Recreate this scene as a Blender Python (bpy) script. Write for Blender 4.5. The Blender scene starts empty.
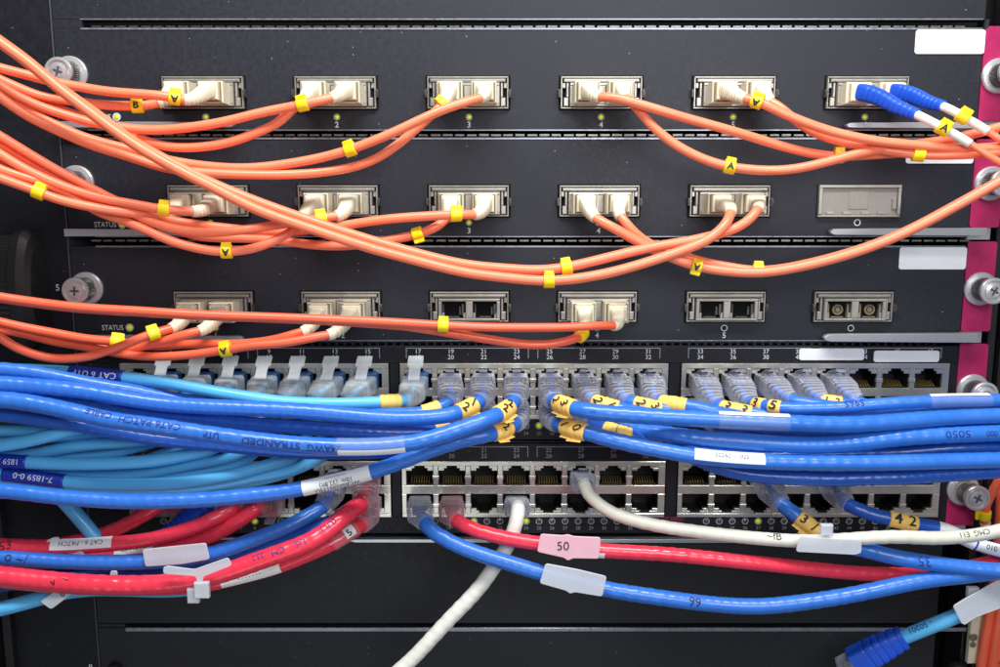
import bpy, math, random
import numpy as np
from mathutils import Vector, Matrix
random.seed(7); rng = np.random.default_rng(7)
scene = bpy.context.scene
COL = scene.collection

# ------------------------------------------------------------------ camera, world, lights, exposure
S = 0.00043                      # one unit of the drawing (about a pixel at the faceplate) in metres
TH = math.radians(8.6); F = 860.0
CT, ST = math.cos(TH), math.sin(TH)
cam = bpy.data.cameras.new('camera'); cam_o = bpy.data.objects.new('camera', cam); COL.objects.link(cam_o)
cam.sensor_width = 36; cam.lens = 36*F/1000; cam.clip_start = 0.005; cam.clip_end = 20
cam_o.location = (0, -F*CT*S, F*ST*S); cam_o.rotation_euler = (math.pi/2-TH, 0, 0)
scene.camera = cam_o
world = bpy.data.worlds.new('World'); scene.world = world; world.use_nodes = True
world.node_tree.nodes['Background'].inputs[0].default_value = (0.92, 0.96, 1.0, 1)
world.node_tree.nodes['Background'].inputs[1].default_value = 0.17
scene.view_settings.view_transform = 'Standard'; scene.view_settings.look = 'None'
scene.view_settings.exposure = 0; scene.view_settings.gamma = 1
def area(name, loc, target, sx, sy, power, col=(1, 1, 1)):
    l = bpy.data.lights.new(name, 'AREA'); l.shape = 'RECTANGLE'; l.size = sx*S; l.size_y = sy*S; l.energy = power; l.color = col
    o = bpy.data.objects.new(name, l); COL.objects.link(o)
    o.location = Vector(loc)*S
    o.rotation_euler = (Vector(target)-Vector(loc)).to_track_quat('-Z', 'Y').to_euler()
area('ceiling_lamp', (40, -540, 980), (20, 0, -20), 1050, 190, 4.1, (1, 0.985, 0.96))
area('front_fill', (330, -1000, 330), (30, 0, -60), 560, 380, 1.0, (0.97, 0.985, 1))  # added frontal fill, not a fitting of the room
area('low_fill', (-200, -900, -560), (0, 0, -60), 700, 300, 0.2, (0.95, 0.98, 1))  # added weak fill from below left, no real source there

# ------------------------------------------------------------------ pixel <-> place helpers
def W(px, py, d=0.0):
    x = px-500.0; y = 333.5-py
    dY = F*CT + y*ST; dZ = y*CT - F*ST
    t = (F*CT-d)/dY
    return np.array([x*t, -d, F*ST + t*dZ])
def proj(p):
    v = np.asarray(p, float) - np.array([0, -F*CT, F*ST])
    fw = v[..., 1]*CT - v[..., 2]*ST; up = v[..., 1]*ST + v[..., 2]*CT
    return np.stack([500+v[..., 0]/fw*F, 333.5-up/fw*F], -1)
CAMP = np.array([0, -F*CT, F*ST])
def X_(px, py): return W(px, py)[0]
def Z_(py): return W(500, py)[2]

# ------------------------------------------------------------------ materials
def lin(r, g, b):
    f = lambda c: (c/255/12.92) if c/255 <= 0.04045 else ((c/255+0.055)/1.055)**2.4
    return (f(r), f(g), f(b), 1)
MAT = {}
def mat(name, rgb, rough=0.5, metal=0.0, spec=0.5, coat=0.0, bump=0.0, bscale=900, var=0.0, vscale=120, dust=0.0, alpha=1.0, emit=0.0, sss=0.0, trans=0.0, stretch=None):
    m = bpy.data.materials.new(name); m.use_nodes = True; nt = m.node_tree; N = nt.nodes; L = nt.links
    b = N['Principled BSDF']; c = lin(*rgb)
    b.inputs['Base Color'].default_value = c; b.inputs['Roughness'].default_value = rough; b.inputs['Metallic'].default_value = metal
    b.inputs['Specular IOR Level'].default_value = spec; b.inputs['Coat Weight'].default_value = coat; b.inputs['Coat Roughness'].default_value = 0.12
    if sss: b.inputs['Subsurface Weight'].default_value = sss; b.inputs['Subsurface Radius'].default_value = (0.002, 0.002, 0.002); b.inputs['Subsurface Scale'].default_value = 1
    if emit: b.inputs['Emission Color'].default_value = c; b.inputs['Emission Strength'].default_value = emit
    b.inputs['Transmission Weight'].default_value = trans
    b.inputs['Alpha'].default_value = alpha
    tc = N.new('ShaderNodeTexCoord'); vec = tc.outputs['Object']
    if stretch:
        mp = N.new('ShaderNodeMapping'); mp.inputs['Scale'].default_value = stretch; L.new(vec, mp.inputs['Vector']); vec = mp.outputs[0]
    cur = None
    if var:
        n = N.new('ShaderNodeTexNoise'); n.inputs['Scale'].default_value = vscale; n.inputs['Detail'].default_value = 5; n.inputs['Roughness'].default_value = 0.65
        L.new(vec, n.inputs['Vector'])
        mr = N.new('ShaderNodeMapRange'); mr.inputs[1].default_value = 0.3; mr.inputs[2].default_value = 0.7; mr.inputs[3].default_value = 1-var; mr.inputs[4].default_value = 1+var*0.7
        L.new(n.outputs[0], mr.inputs[0])
        mx = N.new('ShaderNodeVectorMath'); mx.operation = 'SCALE'; mx.inputs[0].default_value = c[:3]; L.new(mr.outputs[0], mx.inputs['Scale'])
        cur = mx.outputs[0]
        r2 = N.new('ShaderNodeMapRange'); r2.inputs[1].default_value = 0.3; r2.inputs[2].default_value = 0.7; r2.inputs[3].default_value = max(0.02, rough-0.12); r2.inputs[4].default_value = min(1, rough+0.12)
        L.new(n.outputs[0], r2.inputs[0]); L.new(r2.outputs[0], b.inputs['Roughness'])
    if dust:
        v = N.new('ShaderNodeTexVoronoi'); v.inputs['Scale'].default_value = 300; v.inputs['Randomness'].default_value = 1; L.new(tc.outputs['Object'], v.inputs['Vector'])
        lt = N.new('ShaderNodeMath'); lt.operation = 'LESS_THAN'; lt.inputs[1].default_value = 0.085; L.new(v.outputs['Distance'], lt.inputs[0])
        sp = N.new('ShaderNodeSeparateColor'); L.new(v.outputs['Color'], sp.inputs[0])
        gt = N.new('ShaderNodeMath'); gt.operation = 'GREATER_THAN'; gt.inputs[1].default_value = 0.86; L.new(sp.outputs[0], gt.inputs[0])
        mu = N.new('ShaderNodeMath'); mu.operation = 'MULTIPLY'; L.new(lt.outputs[0], mu.inputs[0]); L.new(gt.outputs[0], mu.inputs[1])
        m2 = N.new('ShaderNodeMath'); m2.operation = 'MULTIPLY'; L.new(mu.outputs[0], m2.inputs[0]); m2.inputs[1].default_value = dust
        mix = N.new('ShaderNodeMix'); mix.data_type = 'RGBA'; L.new(m2.outputs[0], mix.inputs[0])
        if cur: L.new(cur, mix.inputs[6])
        else: mix.inputs[6].default_value = c
        mix.inputs[7].default_value = (0.5, 0.5, 0.5, 1); cur = mix.outputs[2]
    if cur: L.new(cur, b.inputs['Base Color'])
    if bump:
        n2 = N.new('ShaderNodeTexNoise'); n2.inputs['Scale'].default_value = bscale; n2.inputs['Detail'].default_value = 3; L.new(vec, n2.inputs['Vector'])
        bp = N.new('ShaderNodeBump'); bp.inputs['Strength'].default_value = bump; bp.inputs['Distance'].default_value = 0.0002; L.new(n2.outputs[0], bp.inputs['Height']); L.new(bp.outputs[0], b.inputs['Normal'])
    MAT[name] = m; return m
mat('plate', (34, 36, 45), 0.5, 0.0, 0.34, bump=0.35, bscale=2600, var=0.12, vscale=500, dust=0.35)
mat('plate_dark', (25, 26, 34), 0.5, 0.0, 0.3, bump=0.25, bscale=2600, var=0.12, vscale=300, dust=0.25)
mat('blank_plate', (36, 37, 42), 0.55, 0.0, 0.32, bump=0.3, bscale=2600, var=0.08, vscale=300, dust=0.2)
mat('black_gap', (8, 8, 10), 0.8, 0, 0.2)
mat('black_plastic', (30, 30, 32), 0.42, 0, 0.5, bump=0.2)
mat('edge', (150, 152, 165), 0.35, 0.6, var=0.2, vscale=500)  # bright metal tone, stands in for light caught along card edges
mat('seam', (84, 86, 96), 0.5, 0.3)
mat('steel', (194, 196, 202), 0.32, 0.65)
mat('cage', (176, 173, 166), 0.36, 0.65, var=0.1, vscale=90)
mat('shield', (205, 203, 194), 0.27, 0.7, var=0.1, vscale=36)
mat('cover_metal', (150, 147, 140), 0.55, 0.35, var=0.15, vscale=1500, bump=0.4, bscale=3000)
mat('gasket', (150, 148, 140), 0.4, 0.8, var=0.3, vscale=900)
mat('nickel', (226, 226, 228), 0.3, 0.7)
mat('knurl', (105, 102, 102), 0.4, 0.7)
mat('gold', (235, 195, 110), 0.3, 0.6)
mat('magenta', (168, 30, 88), 0.5, 0, 0.4, var=0.16, vscale=140, bump=0.1, bscale=2500)
mat('beige', (222, 213, 188), 0.5, 0, 0.45, var=0.05, vscale=500, bump=0.12, bscale=1500, sss=0.05)
mat('beige_dark', (120, 110, 88), 0.6, 0, 0.3)
mat('orange', (251, 131, 95), 0.36, 0, 0.5, coat=0.06, var=0.05, vscale=90, bump=0.06, bscale=500)
mat('orange_red', (240, 102, 70), 0.36, 0, 0.5, coat=0.06, var=0.05, vscale=90, bump=0.06, bscale=500)
mat('yellow', (250, 215, 18), 0.38, 0, 0.5, var=0.05, vscale=300, bump=0.1)
mat('tape', (250, 205, 108), 0.55, 0, 0.4, var=0.08, vscale=300, bump=0.25, bscale=400)
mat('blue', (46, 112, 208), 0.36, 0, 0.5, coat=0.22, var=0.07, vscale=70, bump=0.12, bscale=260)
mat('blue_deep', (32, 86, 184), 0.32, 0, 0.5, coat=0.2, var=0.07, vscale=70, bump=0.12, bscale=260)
mat('sky_blue', (90, 184, 240), 0.36, 0, 0.5, coat=0.12, var=0.06, vscale=70, bump=0.08, bscale=260)
mat('sleeve_blue', (18, 52, 165), 0.35, 0, 0.5, var=0.06)
mat('boot_blue', (28, 82, 205), 0.42, 0, 0.45, var=0.05, bump=0.1)
mat('red', (232, 54, 78), 0.3, 0, 0.5, coat=0.25, var=0.06, vscale=70, bump=0.1, bscale=260)
mat('white_jacket', (232, 232, 226), 0.4, 0, 0.5, var=0.05, vscale=150, bump=0.15, bscale=300)
mat('grey_jacket', (214, 212, 200), 0.42, 0, 0.5, var=0.06, vscale=150, bump=0.15, bscale=300)
mat('paper', (232, 234, 240), 0.55, 0, 0.4, var=0.03, vscale=90)
mat('label_clear', (225, 230, 240), 0.2, 0, 0.8, alpha=0.12)
mat('label_white', (232, 234, 236), 0.45, 0, 0.5, var=0.05, vscale=200)
mat('tag', (220, 226, 236), 0.35, 0, 0.5, alpha=0.62, var=0.06, vscale=60)
mat('frost', (226, 236, 240), 0.3, 0, 0.6, alpha=0.4, var=0.06, vscale=200, bump=0.15, bscale=300)
mat('ink', (25, 25, 38), 0.6)
mat('ink_navy', (26, 44, 122), 0.6)
mat('tag_pink', (242, 190, 206), 0.35, 0, 0.5, alpha=0.9, var=0.05, vscale=60)
mat('cage_dark', (96, 94, 90), 0.4, 0.7)
mat('print_white', (205, 208, 212), 0.6)
mat('print_grey', (150, 154, 160), 0.6)
mat('print_red', (150, 40, 66), 0.6)
mat('led', (205, 215, 10), 0.3, 0, 0.5, coat=0.6, emit=0.35)
mat('led_off', (60, 62, 55), 0.3, 0, 0.5, coat=0.6)
mat('inner_blue', (34, 84, 138), 0.4, 0, 0.5)
mat('wire_colours', (150, 120, 80), 0.5)
# clear moulded plastic: see-through with a milky scatter and bright glints
def clear_mat(name, tint, milk, mixf, rough=0.12):
    m = bpy.data.materials.new(name); m.use_nodes = True; nt = m.node_tree; N = nt.nodes; L = nt.links
    b = N['Principled BSDF']; b.inputs['Base Color'].default_value = lin(*milk); b.inputs['Roughness'].default_value = rough; b.inputs['Specular IOR Level'].default_value = 0.8
    t = N.new('ShaderNodeBsdfTransparent'); t.inputs[0].default_value = tint
    lw = N.new('ShaderNodeLayerWeight'); lw.inputs[0].default_value = 0.5
    mr = N.new('ShaderNodeMapRange'); mr.inputs[1].default_value = 0.0; mr.inputs[2].default_value = 0.9; mr.inputs[3].default_value = mixf-0.12; mr.inputs[4].default_value = mixf+0.4; L.new(lw.outputs['Facing'], mr.inputs[0])
    tc = N.new('ShaderNodeTexCoord'); n = N.new('ShaderNodeTexNoise'); n.inputs['Scale'].default_value = 260; n.inputs['Detail'].default_value = 2; L.new(tc.outputs['Object'], n.inputs['Vector'])
    bp = N.new('ShaderNodeBump'); bp.inputs['Strength'].default_value = 0.35; bp.inputs['Distance'].default_value = 0.0006; L.new(n.outputs[0], bp.inputs['Height']); L.new(bp.outputs[0], b.inputs['Normal'])
    mx = N.new('ShaderNodeMixShader'); L.new(mr.outputs[0], mx.inputs[0]); L.new(t.outputs[0], mx.inputs[1]); L.new(b.outputs[0], mx.inputs[2])
    L.new(mx.outputs[0], N['Material Output'].inputs[0]); MAT[name] = m
clear_mat('clear', (0.93, 0.94, 0.97, 1), (212, 215, 226), 0.22)
clear_mat('clear_latch', (0.95, 0.96, 0.98, 1), (214, 220, 236), 0.42)
clear_mat('clear_red', (0.98, 0.9, 0.92, 1), (226, 190, 200), 0.24)

# ------------------------------------------------------------------ object helpers
ORI = {}                          # object name -> world origin (drawing units) of its thing
def finish(o, name, parent, m):
    if m is not None: o.data.materials.append(MAT[m])
    COL.objects.link(o)
    if parent is not None: o.parent = parent
    return o
def thing(name, label, cat, loc, group=None, kind=None):
    o = bpy.data.objects.new(name, None); COL.objects.link(o); o.location = Vector(loc)*S
    o.empty_display_size = 0.005
    o['label'] = label; o['category'] = cat; ORI[o.name] = np.array(loc, float)
    if group: o['group'] = group
    if kind: o['kind'] = kind
    return o
def tag(o, label, cat, group=None, kind=None):
    o['label'] = label; o['category'] = cat
    if group: o['group'] = group
    if kind: o['kind'] = kind
    return o
class MB:
    """collects vertices and faces in drawing units, builds ONE mesh object"""
    def __init__(s): s.v = []; s.f = []; s.n = 0; s.smooth = []
    def add(s, V, Fc, smooth=False):
        V = np.asarray(V, float); s.v.append(V); s.f += [tuple(i+s.n for i in f) for f in Fc]; s.smooth += [smooth]*len(Fc); s.n += len(V)
    def box(s, x0, x1, z0, z1, d0, d1, bev=0.0):
        if x1 < x0: x0, x1 = x1, x0
        if z1 < z0: z0, z1 = z1, z0
        if bev > 0:
            b = min(bev, (x1-x0)*0.45, (z1-z0)*0.45)
            P = [(x0, z0), (x1, z0), (x1, z1), (x0, z1)]
            Q = [(x0+b, z0+b), (x1-b, z0+b), (x1-b, z1-b), (x0+b, z1-b)]
            V = [(x, -d0, z) for x, z in P]+[(x, -(d1-b), z) for x, z in P]+[(x, -d1, z) for x, z in Q]
            Fc = [(3, 2, 1, 0)]
            for k in (0, 4):
                for i in range(4): j = (i+1) % 4; Fc.append((k+i, k+j, k+4+j, k+4+i))
            Fc.append((8, 9, 10, 11)); s.add(V, Fc); return
        V = [(x, -d, z) for d in (d0, d1) for x, z in ((x0, z0), (x1, z0), (x1, z1), (x0, z1))]
        s.add(V, [(3, 2, 1, 0), (4, 5, 6, 7), (0, 1, 5, 4), (1, 2, 6, 5), (2, 3, 7, 6), (3, 0, 4, 7)])
    def rect(s, px0, py0, px1, py1, d0, d1, bev=0.0):     # a faceplate feature given where the photograph has it
        ym = (py0+py1)/2; s.box(X_(px0, ym), X_(px1, ym), Z_(py1), Z_(py0), d0, d1, bev)
    def rrect(s, x0, x1, z0, z1, d0, d1, r, n=5):
        pts = []
        for cx, cz, a0 in ((x1-r, z1-r, 0), (x0+r, z1-r, 90), (x0+r, z0+r, 180), (x1-r, z0+r, 270)):
            for i in range(n+1): a = math.radians(a0+90*i/n); pts.append((cx+r*math.cos(a), cz+r*math.sin(a)))
        s.prism(pts, d0, d1)
    def prism(s, pts, d0, d1):
        n = len(pts); V = [(x, -d0, z) for x, z in pts]+[(x, -d1, z) for x, z in pts]
        s.add(V, [tuple(range(n))[::-1], tuple(range(n, 2*n))]+[(i, (i+1) % n, n+(i+1) % n, n+i) for i in range(n)])
    def lathe(s, prof, cx, cz, n=40, axis='y', knurl=None, ax=None):
        """prof = [(radius, depth)]; turned about the axis that points out of the faceplate"""
        V = []
        for k, (r, d) in enumerate(prof):
            for i in range(n):
                a = 2*math.pi*i/n; rr = r
                if knurl and knurl[0] <= k <= knurl[1] and i % 2: rr = r*0.93
                V.append((cx+rr*math.cos(a), -d, cz+rr*math.sin(a)))
        Fc = []
        for k in range(len(prof)-1):
            for i in range(n): j = (i+1) % n; Fc.append((k*n+i, k*n+j, (k+1)*n+j, (k+1)*n+i))
        Fc.append(tuple(range((len(prof)-1)*n, len(prof)*n)))
        s.add(V, Fc, False)
    def build(s, name, m, parent=None, origin=None, local=False):
        V = np.concatenate(s.v) if s.v else np.zeros((0, 3))
        if not local:
            o0 = origin
            if o0 is None and parent is not None:
                p = parent
                while p.parent is not None: p = p.parent
                o0 = ORI[p.name]
            if o0 is None: o0 = V.mean(0); o0 = np.array(o0)
            V = V - np.asarray(o0)
        me = bpy.data.meshes.new(name); me.from_pydata((V*S).tolist(), [], s.f); me.polygons.foreach_set('use_smooth', s.smooth); me.update()
        o = bpy.data.objects.new(name, me)
        finish(o, name, parent, m)
        if parent is None and not local: o.location = Vector(o0)*S
        return o
def inst(mesh, name, parent, loc):
    o = bpy.data.objects.new(name, mesh); COL.objects.link(o); o.parent = parent; o.location = Vector(loc)*S; return o

# ------------------------------------------------------------------ lettering
_tc = {}
def glyphs(text, bold=0.0):
    if (text, bold) in _tc: return _tc[(text, bold)]
    cu = bpy.data.curves.new('t', 'FONT'); cu.body = text; cu.size = 1; cu.align_x = 'CENTER'; cu.align_y = 'CENTER'; cu.resolution_u = 3; cu.offset = bold
    o = bpy.data.objects.new('t', cu); COL.objects.link(o)
    dg = bpy.context.evaluated_depsgraph_get(); me = bpy.data.meshes.new_from_object(o.evaluated_get(dg))
    import bmesh
    bm = bmesh.new(); bm.from_mesh(me); bmesh.ops.remove_doubles(bm, verts=bm.verts, dist=1e-5); bmesh.ops.triangulate(bm, faces=bm.faces)
    for it in range(4):
        ee = [e for e in bm.edges if e.calc_length() > 0.16]
        if not ee: break
        bmesh.ops.subdivide_edges(bm, edges=ee, cuts=1); bmesh.ops.triangulate(bm, faces=bm.faces)
    bm.to_mesh(me); bm.free()
    V = np.array([v.co[:] for v in me.vertices]); Fc = [tuple(p.vertices) for p in me.polygons]
    bpy.data.objects.remove(o); bpy.data.curves.remove(cu); bpy.data.meshes.remove(me)
    _tc[(text, bold)] = (V, Fc); return V, Fc
def flat_text(mb, text, px, py, h, d=0.5, bold=0.012, sx=1.0):
    V, Fc = glyphs(text, bold)
    if len(V) == 0: return
    c = W(px, py); h = h/0.72
    mb.add(np.stack([c[0]+V[:, 0]*h*sx, np.full(len(V), -d), c[2]+V[:, 1]*h], 1), Fc)

# ------------------------------------------------------------------ cables: a spline through points, swept into a jacket
class Path:
    def __init__(s, pts, step=2.0, smooth=3.0):
        P = np.array([p if isinstance(p, np.ndarray) else W(*p) for p in pts], float)
        if len(P) == 2: P = np.array([P[0], (P[0]+P[1])/2, P[1]])
        t = np.concatenate([[0], np.cumsum(np.linalg.norm(np.diff(P, axis=0), axis=1)**0.75)])
        n = len(P); h = np.diff(t); A = np.zeros((n, n)); b = np.zeros((n, 3)); A[0, 0] = A[-1, -1] = 1
        for i in range(1, n-1):
            A[i, i-1] = h[i-1]; A[i, i] = 2*(h[i-1]+h[i]); A[i, i+1] = h[i]
            b[i] = 6*((P[i+1]-P[i])/h[i]-(P[i]-P[i-1])/h[i-1])
        M = np.linalg.solve(A, b)
        out = []
        for i in range(n-1):
            k = max(6, int(np.linalg.norm(P[i+1]-P[i])/1.0)); u = np.linspace(0, h[i], k, endpoint=False)[:, None]
            a = (M[i+1]-M[i])/(6*h[i]); c = (P[i+1]-P[i])/h[i]-h[i]*(2*M[i]+M[i+1])/6
            out.append(P[i]+c*u+M[i]/2*u*u+a*u**3)
        out.append(P[-1:]); Q = np.concatenate(out)
        L = np.concatenate([[0], np.cumsum(np.linalg.norm(np.diff(Q, axis=0), axis=1))]); s.len = L[-1]
        m = max(8, int(s.len/step)); s.s = np.linspace(0, s.len, m)
        Q = np.stack([np.interp(s.s, L, Q[:, i]) for i in range(3)], 1)
        if smooth:
            k = int(smooth*3/step)+1; ker = np.exp(-0.5*(np.arange(-k, k+1)*step/smooth)**2); ker /= ker.sum()
            Qp = np.concatenate([2*Q[0]-Q[k:0:-1], Q, 2*Q[-1]-Q[-2:-k-2:-1]]) if len(Q) > k+2 else None
            if Qp is not None: Q = np.stack([np.convolve(Qp[:, i], ker, 'valid') for i in range(3)], 1)
        s.Q = Q; T = np.gradient(Q, axis=0); s.T = T/np.linalg.norm(T, axis=1)[:, None]
    def at(s, u):
        q = np.array([np.interp(u, s.s, s.Q[:, i]) for i in range(3)]); t = np.array([np.interp(u, s.s, s.T[:, i]) for i in range(3)])
        return q, t/np.linalg.norm(t)
    def near(s, px, py):
        pr = proj(s.Q); return s.s[np.argmin(((pr-np.array([px, py]))**2).sum(1))]
def frames(Q, T):
    """normal towards the camera, binormal across"""
    C = CAMP-Q; C = C-(C*T).sum(1)[:, None]*T; nn = np.linalg.norm(C, axis=1)[:, None]; C = C/np.maximum(nn, 1e-6)
    B = np.cross(T, C); return C, B
def ptframes(Q, T):
    n = np.zeros_like(Q); up = np.array([0, 0, 1.0]) if abs(T[0, 2]) < 0.9 else np.array([0, -1.0, 0])
    v = up-T[0]*np.dot(up, T[0]); n[0] = v/np.linalg.norm(v)
    for i in range(1, len(Q)):
        v = n[i-1]-T[i]*np.dot(n[i-1], T[i]); n[i] = v/np.linalg.norm(v)
    return n, np.cross(T, n)
def sweep(mb, path, s0, s1, rf, n=16, step=None, caps=True, twist=None, shape=None):
    """rf(u 0..1, s) -> radius; shape(u) -> (wx, wz, power) for squarish sections"""
    step = step or 2.0; m = max(3, int(abs(s1-s0)/step)+1); ss = np.linspace(s0, s1, m)
    Q = np.stack([np.interp(ss, path.s, path.Q[:, i]) for i in range(3)], 1); T = np.stack([np.interp(ss, path.s, path.T[:, i]) for i in range(3)], 1)
    T /= np.linalg.norm(T, axis=1)[:, None]; A, B = ptframes(Q, T); a = np.linspace(0, 2*np.pi, n, endpoint=False)
    V = np.zeros((m, n, 3))
    for i in range(m):
        u = i/(m-1); ca, sa = np.cos(a), np.sin(a)
        if shape:
            wx, wz, p = shape(u); ca2 = np.sign(ca)*np.abs(ca)**(2/p)*wx; sa2 = np.sign(sa)*np.abs(sa)**(2/p)*wz
            V[i] = Q[i]+sa2[:, None]*A[i]+ca2[:, None]*B[i]
        else:
            r = rf(u, ss[i]); r = np.full(n, r)
            if twist is not None: r = r*(1+twist[0]*(0.55+0.6*math.sin(ss[i]/31+twist[2]*2))*np.sin(2*np.pi*ss[i]/twist[1]+a+twist[2]+0.8*math.sin(ss[i]/23))+twist[0]*0.6*np.sin(2*np.pi*ss[i]/(twist[1]*0.63)-2*a+twist[2]*3))
            V[i] = Q[i]+(r*ca)[:, None]*A[i]+(r*sa)[:, None]*B[i]
    idx = np.arange(m*n).reshape(m, n); nx = np.roll(idx, -1, 1)
    Fc = np.stack([idx[:-1], nx[:-1], nx[1:], idx[1:]], -1).reshape(-1, 4).tolist()
    if caps: Fc += [idx[0].tolist()[::-1], idx[-1].tolist()]
    mb.add(V.reshape(-1, 3), Fc, True)
def cable_text(mb, path, s0, text, h, r, off=0.0, flip=False, lift=0.35, sx=1.0, bold=0.01, rot=0.0):
    """lettering printed round the jacket, facing the front; off = angle up from the middle (radians)"""
    V, Fc = glyphs(text, bold)
    if len(V) == 0: return
    u = V[:, 0]*h/0.72*sx; v = V[:, 1]*h/0.72
    if rot: u, v = u*math.cos(rot)-v*math.sin(rot), u*math.sin(rot)+v*math.cos(rot)
    q, t = path.at(s0)
    if t[0] < 0: sg = -1
    else: sg = 1
    if flip: u, v = -u, -v
    out = []
    for a, b in zip(u, v):
        q, t = path.at(s0+sg*a); C, B = frames(q[None], t[None]*sg); ang = b/r+off
        n = C[0]*math.cos(ang)+(-B[0])*math.sin(ang)*(-1 if np.dot(-B[0], [0, 0, 1]) < 0 else 1)
        out.append(q+n*(r+lift))
    mb.add(out, Fc)

# ================================================================== THE CHASSIS AND ITS CARDS
XL, XR, XM = -424.0, 460.0, 490.0
back = MB(); back.box(-900, 900, -520, 520, -60, -56); bo = back.build('rack_interior', 'black_gap'); tag(bo, 'black dark space behind the cards of the rack', 'rack interior', kind='structure')
ch = thing('switch_chassis', 'black metal chassis side with white slot numbers left of the card stack', 'chassis', (-470, 0, 0))
b = MB(); b.box(-548, XL-2.2, -440, 440, -50, -1.5, 1); b.build('side_panel', 'plate_dark', ch)
b = MB(); b.box(XL-2.0, XL-0.9, -440, 440, -50, 0.2); b.build('edge_strip', 'seam', ch)
for ch_, x_, y_ in (('3', 41, 72), ('4', 42, 182), ('5', 57, 288), ('8', 90, 668)): b = MB(); flat_text(b, ch_, x_, y_, 6.4, d=-1.2); b.build('slot_number', 'print_white', ch)

def ledring(led_mb, ring_mb, px, py, r=3.3):
    c = W(px, py); n = 20
    V = []
    for rr, d in ((r, .3), (r, .9), (r*0.72, .9), (r*0.72, .3)):
        for i in range(n): a = 2*math.pi*i/n; V.append((c[0]+rr*math.cos(a), -d, c[2]+rr*math.sin(a)))
    Fc = []
    for k in range(3):
        for i in range(n): j = (i+1) % n; Fc.append((k*n+i, k*n+j, (k+1)*n+j, (k+1)*n+i))
    if ring_mb: ring_mb.add(V, Fc)
    led_mb.lathe([(r*0.66, 0.2), (r*0.62, 1.0), (r*0.4, 1.7), (r*0.12, 2.0)], c[0], c[2], 16)

# captive screw meshes, shared
fl = MB(); fl.lathe([(16.5, 0.2), (16.5, 2.2), (15.3, 3.6), (11.5, 4.2), (11.2, 3.4)], 0, 0, 48)
sb = MB(); sb.lathe([(10.2, 3.0), (10.2, 6.0), (11.6, 6.6), (11.6, 18.5), (10.6, 19.4), (10.6, 20.4)], 0, 0, 76, knurl=(2, 3))
hd = MB(); hd.lathe([(12.4, 20.4), (12.9, 21.2), (12.9, 24.5), (12.2, 25.4), (10.4, 25.6), (10.0, 23.4), (8.6, 23.2), (8.2, 25.3), (5.0, 26.0), (3.6, 25.8)], 0, 0, 48)
cr = MB()
cr.box(-4.4, 4.4, -.95, .95, 25.2, 26.15); cr.box(-.95, .95, -4.4, 4.4, 25.2, 26.25)
_f = fl.build('x', 'nickel', local=True); _b = sb.build('x', 'knurl', local=True); _h = hd.build('x', 'nickel', local=True); _c = cr.build('x', 'seam', local=True)
SCREW = [o.data for o in (_f, _b, _h, _c)]
for o in (_f, _b, _h, _c): bpy.data.objects.remove(o)
def screw(parent, px, py, dx=0, dz=0, tilt=(0, 0), rot=0):
    o0 = ORI[parent.name]; c = W(px, py)-o0
    s = inst(SCREW[0], 'captive_screw', parent, c)
    k = inst(SCREW[1], 'knurled_barrel', s, (0, 0, 0)); h = inst(SCREW[2], 'screw_head', s, (0, 0, 0)); x = inst(SCREW[3], 'cross_recess', s, (0, 0, 0))
    for q in (k, h, x): q.rotation_euler = (tilt[0], 0 if q is not x else rot, tilt[1]); q.location = Vector((dx, 0, dz))*S

def lever(parent, px0, px1, py0, py1, d=12, tip='right'):
    ym = (py0+py1)/2; x0, x1 = X_(px0, ym), X_(px1, ym); z1, z0 = Z_(py0), Z_(py1); zm = (z0+z1)/2; h = (z1-z0)/2
    pts_t = []; pts_b = []
    for u in np.concatenate([np.linspace(0, .9, 6), np.linspace(.91, 1, 9)]):
        uu = u if tip == 'right' else 1-u; x = x0+(x1-x0)*u
        e = (x1-x)/(h*1.6) if tip == 'right' else (x-x0)/(h*1.6)
        hh = h*(1-0.25*uu)*math.sqrt(max(0.02, 1-(1-min(1, e))**2)); pts_t.append((x, zm+hh)); pts_b.append((x, zm-hh))
    if tip != 'right':
        pts_t = []; pts_b = []
        for u in np.concatenate([np.linspace(0, .09, 9), np.linspace(.1, 1, 6)]):
            x = x0+(x1-x0)*u; e = (x-x0)/(h*1.6); hh = h*(0.75+.25*u)*math.sqrt(max(0.02, 1-(1-min(1, e))**2)); pts_t.append((x, zm+hh)); pts_b.append((x, zm-hh))
    m = MB(); m.prism(pts_b+pts_t[::-1], d-7, d)
    o = m.build('ejector_lever', 'steel', parent)
    md = o.modifiers.new('b', 'BEVEL'); md.width = 1.1*S; md.segments = 2
    return o
def gasket(parent, px0, px1, py, h=1.9, period=11.8):
    m = MB(); z = Z_(py); x = X_(px0, py)+3; xe = X_(px1, py)
    while x < xe-10:
        m.box(x, x+period-2.6+rng.uniform(-.4, .4), z-h/2, z+h/2*rng.uniform(.6, 1), -11, -7); x += period
    m.build('emi_gasket', 'gasket', parent)

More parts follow.
